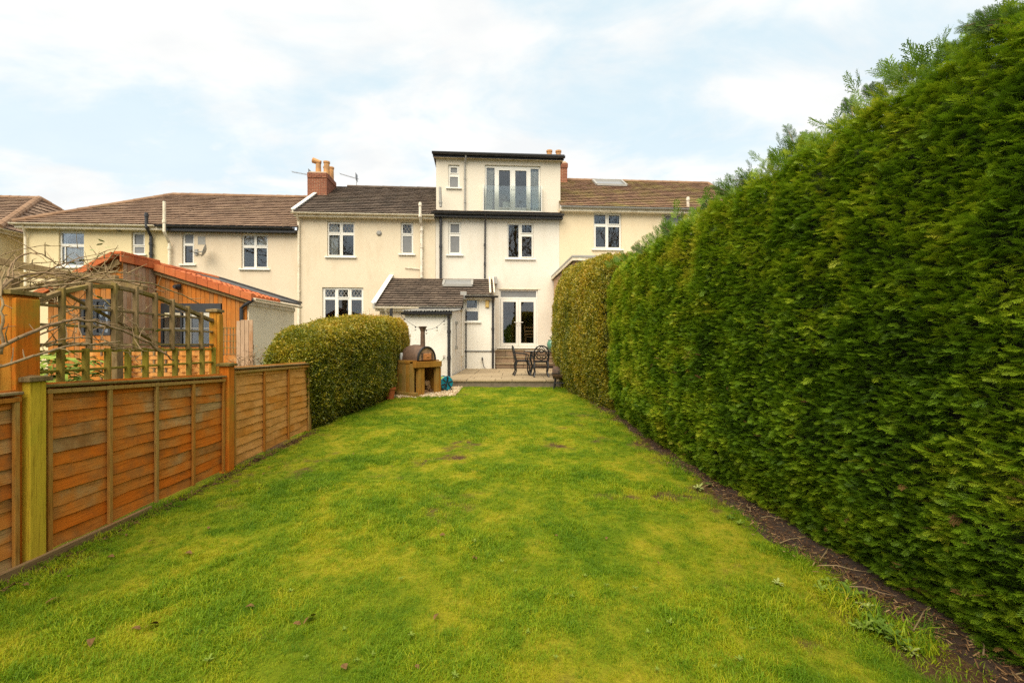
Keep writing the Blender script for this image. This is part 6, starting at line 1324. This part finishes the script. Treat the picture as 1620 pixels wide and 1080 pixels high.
# bark scraps and dry needles on the bed
def chip(seed):
    rr = random.Random(seed); q = MB(); L = rr.uniform(.02, .06); w_ = rr.uniform(.002, .008); q.bar((-L / 2, 0, 0), (L / 2, rr.uniform(-.01, .01), rr.uniform(0, .01)), w_, w_ * .5); return q
M_chip = leafmat('bark_scraps', [(0, (.03, .016, .009)), (.5, (.10, .05, .022)), (.85, (.22, .12, .05)), (1, (.38, .25, .12))], 0.0, .85, .2)
CHP = [tmpl(chip(k).mesh('scrap', M_chip)) for k in range(6)]
k = 15000; y = 1.0 + 11 * rng.random(k) ** 2.0; x = lawn_right(y) + rng.normal(.15, .10, k); Q = np.c_[x, y]; n = k
ml = scatter('bed_litter', np.c_[Q, lz(Q) + .012 + rng.uniform(0, .03, n)], np.c_[rng.normal(0, .35, n), rng.normal(0, .35, n), rng.uniform(0, 6.28, n)], rng.uniform(.3, .8, n), rng.uniform(0, 1, n), rng.integers(0, 6, n), CHP); tag(ml, kind='stuff')
k = 1500; y = rng.uniform(1.0, 6.8, k); x = -2.96 + np.abs(rng.normal(0, .05, k)); Q = np.c_[x, y]
fl_ = scatter('fence_litter', np.c_[Q, lz(Q) + .008], np.c_[rng.normal(0, .3, k), rng.normal(0, .3, k), rng.uniform(0, 6.28, k)], rng.uniform(.5, 1.3, k), rng.uniform(0, .8, k), rng.integers(0, 6, k), CHP); tag(fl_, kind='stuff')
# long dry stalks at the near end of the bed, tall tufts of grass at its edge
LT = [tmpl(tuft(90 + j, 34, (.08, .20), .06).mesh('long_tuft', M_grass)) for j in range(3)]
Q = np.array([(1.95, 2.12), (2.0, 2.18), (1.84, 2.3), (1.8, 2.5), (1.76, 3.6), (1.70, 3.85), (1.66, 4.7), (1.86, 2.06)]); n = len(Q)
for j, (x, y) in enumerate(Q):
    o = tag(link('grass_clump', LT[j % 3].data), 'long grass clump at the soil edge below the conifer hedge', 'grass clump', 'long grass clumps by the bed'); o.location = (x, y, gz(x, y)); o.rotation_euler = (0, 0, j * 1.3); o.scale = (.7, .7, .6 + .08 * (j % 3))
# weed rosettes
M_weed = plain('weed_leaf', (.16, .22, .035), .9, spec=.05, var=.4, scale=30)
def rosette(seed, nl, L, thistle):
    rr = random.Random(seed); q = MB()
    for i in range(nl):
        a = i * 2.4 + rr.uniform(-.2, .2); l = L * rr.uniform(.6, 1.1); d = Vector((math.cos(a), math.sin(a), 0)); s = Vector((-d.y, d.x, 0)); seg = 8; vs = []; lift = rr.uniform(.2, 1.1)
        for k in range(seg + 1):
            t_ = k / seg; w_ = l * .15 * math.sin(min(1, t_ * 1.1 + .06) * math.pi) ** .7 * ((1.25 if k % 2 else .5) if thistle else 1); c_ = d * l * t_ + Vector((0, 0, l * lift * math.sin(t_ * 2.2) * .6 + .006)); vs += [c_ + s * w_ + Vector((0, 0, w_ * .35)), c_, c_ - s * w_ + Vector((0, 0, w_ * .35))]
        q.add(vs, [(j * 3 + e, j * 3 + e + 1, j * 3 + e + 4, j * 3 + e + 3) for j in range(seg) for e in (0, 1)])
    return q
M_weed2 = plain('weed_leaf_dark', (.09, .15, .02), .9, spec=.05, var=.4, scale=30); M_weed3 = plain('weed_leaf_pale', (.26, .30, .09), .9, spec=.05, var=.4, scale=30)
RT = [rosette(k, 9 + k, .12, True).mesh('rosette', (M_weed, M_weed2, M_weed3, M_weed2)[k]) for k in range(4)]; RS = [rosette(20 + k, 9, .04, False).mesh('rosette', M_weed) for k in range(4)]
def gpix(px, py):
    Y = 3.0
    for _ in range(20): X = (px - CX) / F * Y; Y = (CZ - gz(X, Y)) * F / (py - HY)
    return X, Y
for j, (px, py, s_) in enumerate(((1310, 925, 1.0), (1345, 945, 1.1), (1370, 965, 1.0), (1390, 1000, 1.2), (1365, 1000, .9), (1425, 1025, 1.25), (1440, 1035, .9), (1405, 1012, 1.0), (1335, 930, .8), (1240, 875, .7), (1105, 775, 1.1), (1120, 770, .9), (1170, 830, .7), (1155, 822, .7), (1230, 925, .7), (1380, 985, 1.0), (1300, 935, .8))):
    x, y = gpix(px, py); o = tag(link('thistle_weed', RT[j % 4]), 'jagged leaved green weed growing on the bare soil beside the conifer hedge', 'weed', 'thistle like weeds along the bed'); o.location = (x, y, gz(x, y) + .004); o.rotation_euler = (random.uniform(-.1, .1), random.uniform(-.1, .1), j * 1.7); o.scale = (s_ * random.uniform(.45, .68),) * 3
for j, (px, py) in enumerate(((880, 945), (925, 915), (960, 930), (905, 948), (880, 1045), (835, 1005), (1060, 990), (1025, 1005), (1170, 1050), (1190, 1000), (720, 1075), (690, 812), (750, 860), (793, 893), (815, 907), (565, 1050), (485, 1045), (590, 1040), (330, 1050), (545, 1000), (1040, 1065), (635, 920), (1005, 935), (1130, 1060), (650, 1010), (460, 940), (380, 880))):
    x, y = gpix(px, py); o = tag(link('lawn_weed', RS[j % 4]), 'small pale green weed rosette flat in the mossy lawn', 'weed', 'weed rosettes in the lawn'); o.location = (x, y, gz(x, y) + .012); o.rotation_euler = (0, 0, j * 1.1); o.scale = (random.uniform(.4, .75),) * 3
# fallen leaves
M_dead = leafmat('dead_leaf', [(0, (.09, .04, .016)), (.5, (.17, .075, .028)), (1, (.27, .13, .05))], .1, .7, .2); M_dead2 = plain('dead_leaf_brown', (.15, .085, .034), .9, spec=.05, var=.4, scale=40, bmp=.3)
def deadleaf(seed):
    rr = random.Random(seed); q = MB(); seg = 6; L = rr.uniform(.05, .085); vs = []; c1_, c2_ = rr.uniform(.1, .5), rr.uniform(-.4, .5)
    for k in range(seg + 1):
        t_ = k / seg; w_ = L * .30 * math.sin((t_ * .94 + .04) * math.pi) ** .8 * rr.uniform(.75, 1.15); c_ = Vector((L * (t_ - .5), 0, .012 * math.sin(t_ * 3) * c1_ * 3)); vs += [c_ + Vector((0, w_, abs(w_) * c1_)), c_, c_ + Vector((0, -w_, abs(w_) * c2_))]
    q.add(vs, [(j * 3 + e, j * 3 + e + 1, j * 3 + e + 4, j * 3 + e + 3) for j in range(seg) for e in (0, 1)]); return q
DL = [deadleaf(k).mesh('fallen_leaf', M_dead2) for k in range(6)]
for j, (px, py, s_) in enumerate(((297, 880, 1.0), (145, 1022, 1.25), (85, 955, 1.2), (40, 930, 1.0), (110, 915, .9), (240, 860, .8), (175, 885, .8), (200, 850, .7), (240, 995, 1.0), (215, 1000, 1.0), (330, 838, .8), (418, 752, .8), (425, 742, .7), (365, 778, .7), (490, 985, 1.2), (470, 992, .9), (545, 1060, 1.1), (560, 720, .7), (700, 850, .7), (752, 888, .8), (750, 885, .6), (620, 740, .6), (880, 850, .7), (960, 855, .7), (395, 965, .8), (1040, 895, .7), (690, 980, .7), (520, 690, .7), (480, 700, .7), (545, 668, .7), (1200, 790, .8), (1150, 760, .8), (1000, 670, .8), (985, 668, .8), (660, 1060, .7), (430, 690, .6))):
    x, y = gpix(px, py); o = tag(link('fallen_leaf', DL[j % 6]), 'brown curled fallen leaf lying on the lawn grass', 'leaf', 'fallen leaves on the lawn'); o.location = (x, y, gz(x, y) + .018); o.rotation_euler = (random.uniform(-.25, .25), random.uniform(-.25, .25), j * 2.1); o.scale = (s_ * .72,) * 3
# twigs on the bed
for j in range(12):
    y = 1.9 + j * .22 + random.uniform(-.1, .1); x = float(lawn_right(y)) + random.uniform(.02, .2); q = MB(); a = random.uniform(-.6, 1.4); L = random.uniform(.12, .34); d = Vector((math.cos(a), math.sin(a), 0)); q.tube([d * -L / 2, d * -L / 6 + Vector((.012, .01, .012)), d * L / 5 + Vector((-.006, .008, .006)), d * L / 2 + Vector((0, 0, .01))], [.0032, .003, .0024, .0014], 5)
    o = tag(link('dry_twig', q.mesh('dry_twig', M_bark)), 'dry bare twig lying on the dark soil under the conifer hedge', 'twig', 'dry twigs on the bed'); o.location = (x, y, gz(x, y) + .035)

# ------------------------------------------------------------------ aerials
def aerial(label, px, py, px2, py2, v):
    a, b_ = fp(px, py, v), fp(px2, py2, v); m_ = house_root('tv_aerial', label, 'aerial', b_[0], v, b_[2]); L = a[0] - b_[0]; dz = a[2] - b_[2]
    q = MB(); q.tube([(0, 0, -1.1), (0, 0, .22)], .018, 6); link('mast', q.mesh('mast', M_metal), m_)
    q = MB(); q.tube([(.12 * -np.sign(L), 0, -.02), (L, 0, dz)], .012, 6)
    for s in np.linspace(.05, 1, 14): q.tube([(L * s, -.14, dz * s), (L * s, .14, dz * s)], .005, 4, False)
    link('boom', q.mesh('boom', M_metal), m_)
    q = MB(); q.bar((0, -.2, .10), (0, .2, .10), .3, .01, (1, 0, 0)); q.bar((0.02, -.2, -.1), (.02, .2, -.1), .02, .01); link('reflector', q.mesh('reflector', M_metal), m_)
aerial('television aerial on a mast behind the dark roof beside the brick chimney', 538, 275, 564, 283, 4.1)
aerial('television aerial boom pointing away beyond the brick chimney', 462, 272, 490, 277, 3.6)

# ------------------------------------------------------------------ bare trees at the far end of the garden, behind the camera: the window panes mirror them
def bare_tree(label, x, y, h, seed):
    rr = random.Random(seed); t_ = thing('bare_tree', label, 'tree', (x, y, -.1), 0, 'bare trees behind the garden'); tr, cr = MB(), MB()
    def grow(p, d, L, r, lev):
        n = 3; pts = [p]; q = Vector(p)
        for i in range(n):
            d = (d + Vector((rr.uniform(-.2, .2), rr.uniform(-.2, .2), rr.uniform(-.05, .14)))).normalized(); q = q + d * (L / n); pts.append(q.copy())
        (tr if lev == 0 else cr).tube(pts, [r * (1 - .4 * i / n) for i in range(n + 1)], 7 if lev < 2 else 3, False)
        if lev >= 5: return
        for k in range((6, 4, 4, 3, 3)[lev]):
            s = rr.uniform(.35, 1.0) if lev else rr.uniform(.45, 1); i = min(n - 1, int(s * n)); b0 = pts[i].lerp(pts[i + 1], s * n - i); a = rr.random() * 6.28
            sd = d.orthogonal().normalized(); sd = (Matrix.Rotation(a, 3, d) @ sd); dd = (d * rr.uniform(.45, .9) + sd * rr.uniform(.5, .9)).normalized(); grow(b0, dd, L * rr.uniform(.5, .72), r * .5 + .004, lev + 1)
    grow(Vector((0, 0, 0)), Vector((0, 0, 1)), h * .45, h * .016, 0)
    link('trunk', tr.mesh('trunk', M_bark), t_); link('crown', cr.mesh('crown', M_bark), t_)
for k, (x, y, h, lab) in enumerate(((-17, -24, 25, 'tall bare tree at the end of the gardens behind the yellow house plot'), (-9, -27, 27, 'tallest bare tree at the end of the gardens'), (-1, -25, 24, 'bare tree closing the end of the lawn'), (7, -27, 26, 'bare tree beyond the end of the conifer hedge'), (15, -24, 24, 'bare tree at the end of the far gardens'), (-25, -27, 25, 'bare tree furthest along beyond the timber cabin plot'))): bare_tree(lab, x, y, h, 30 + k)
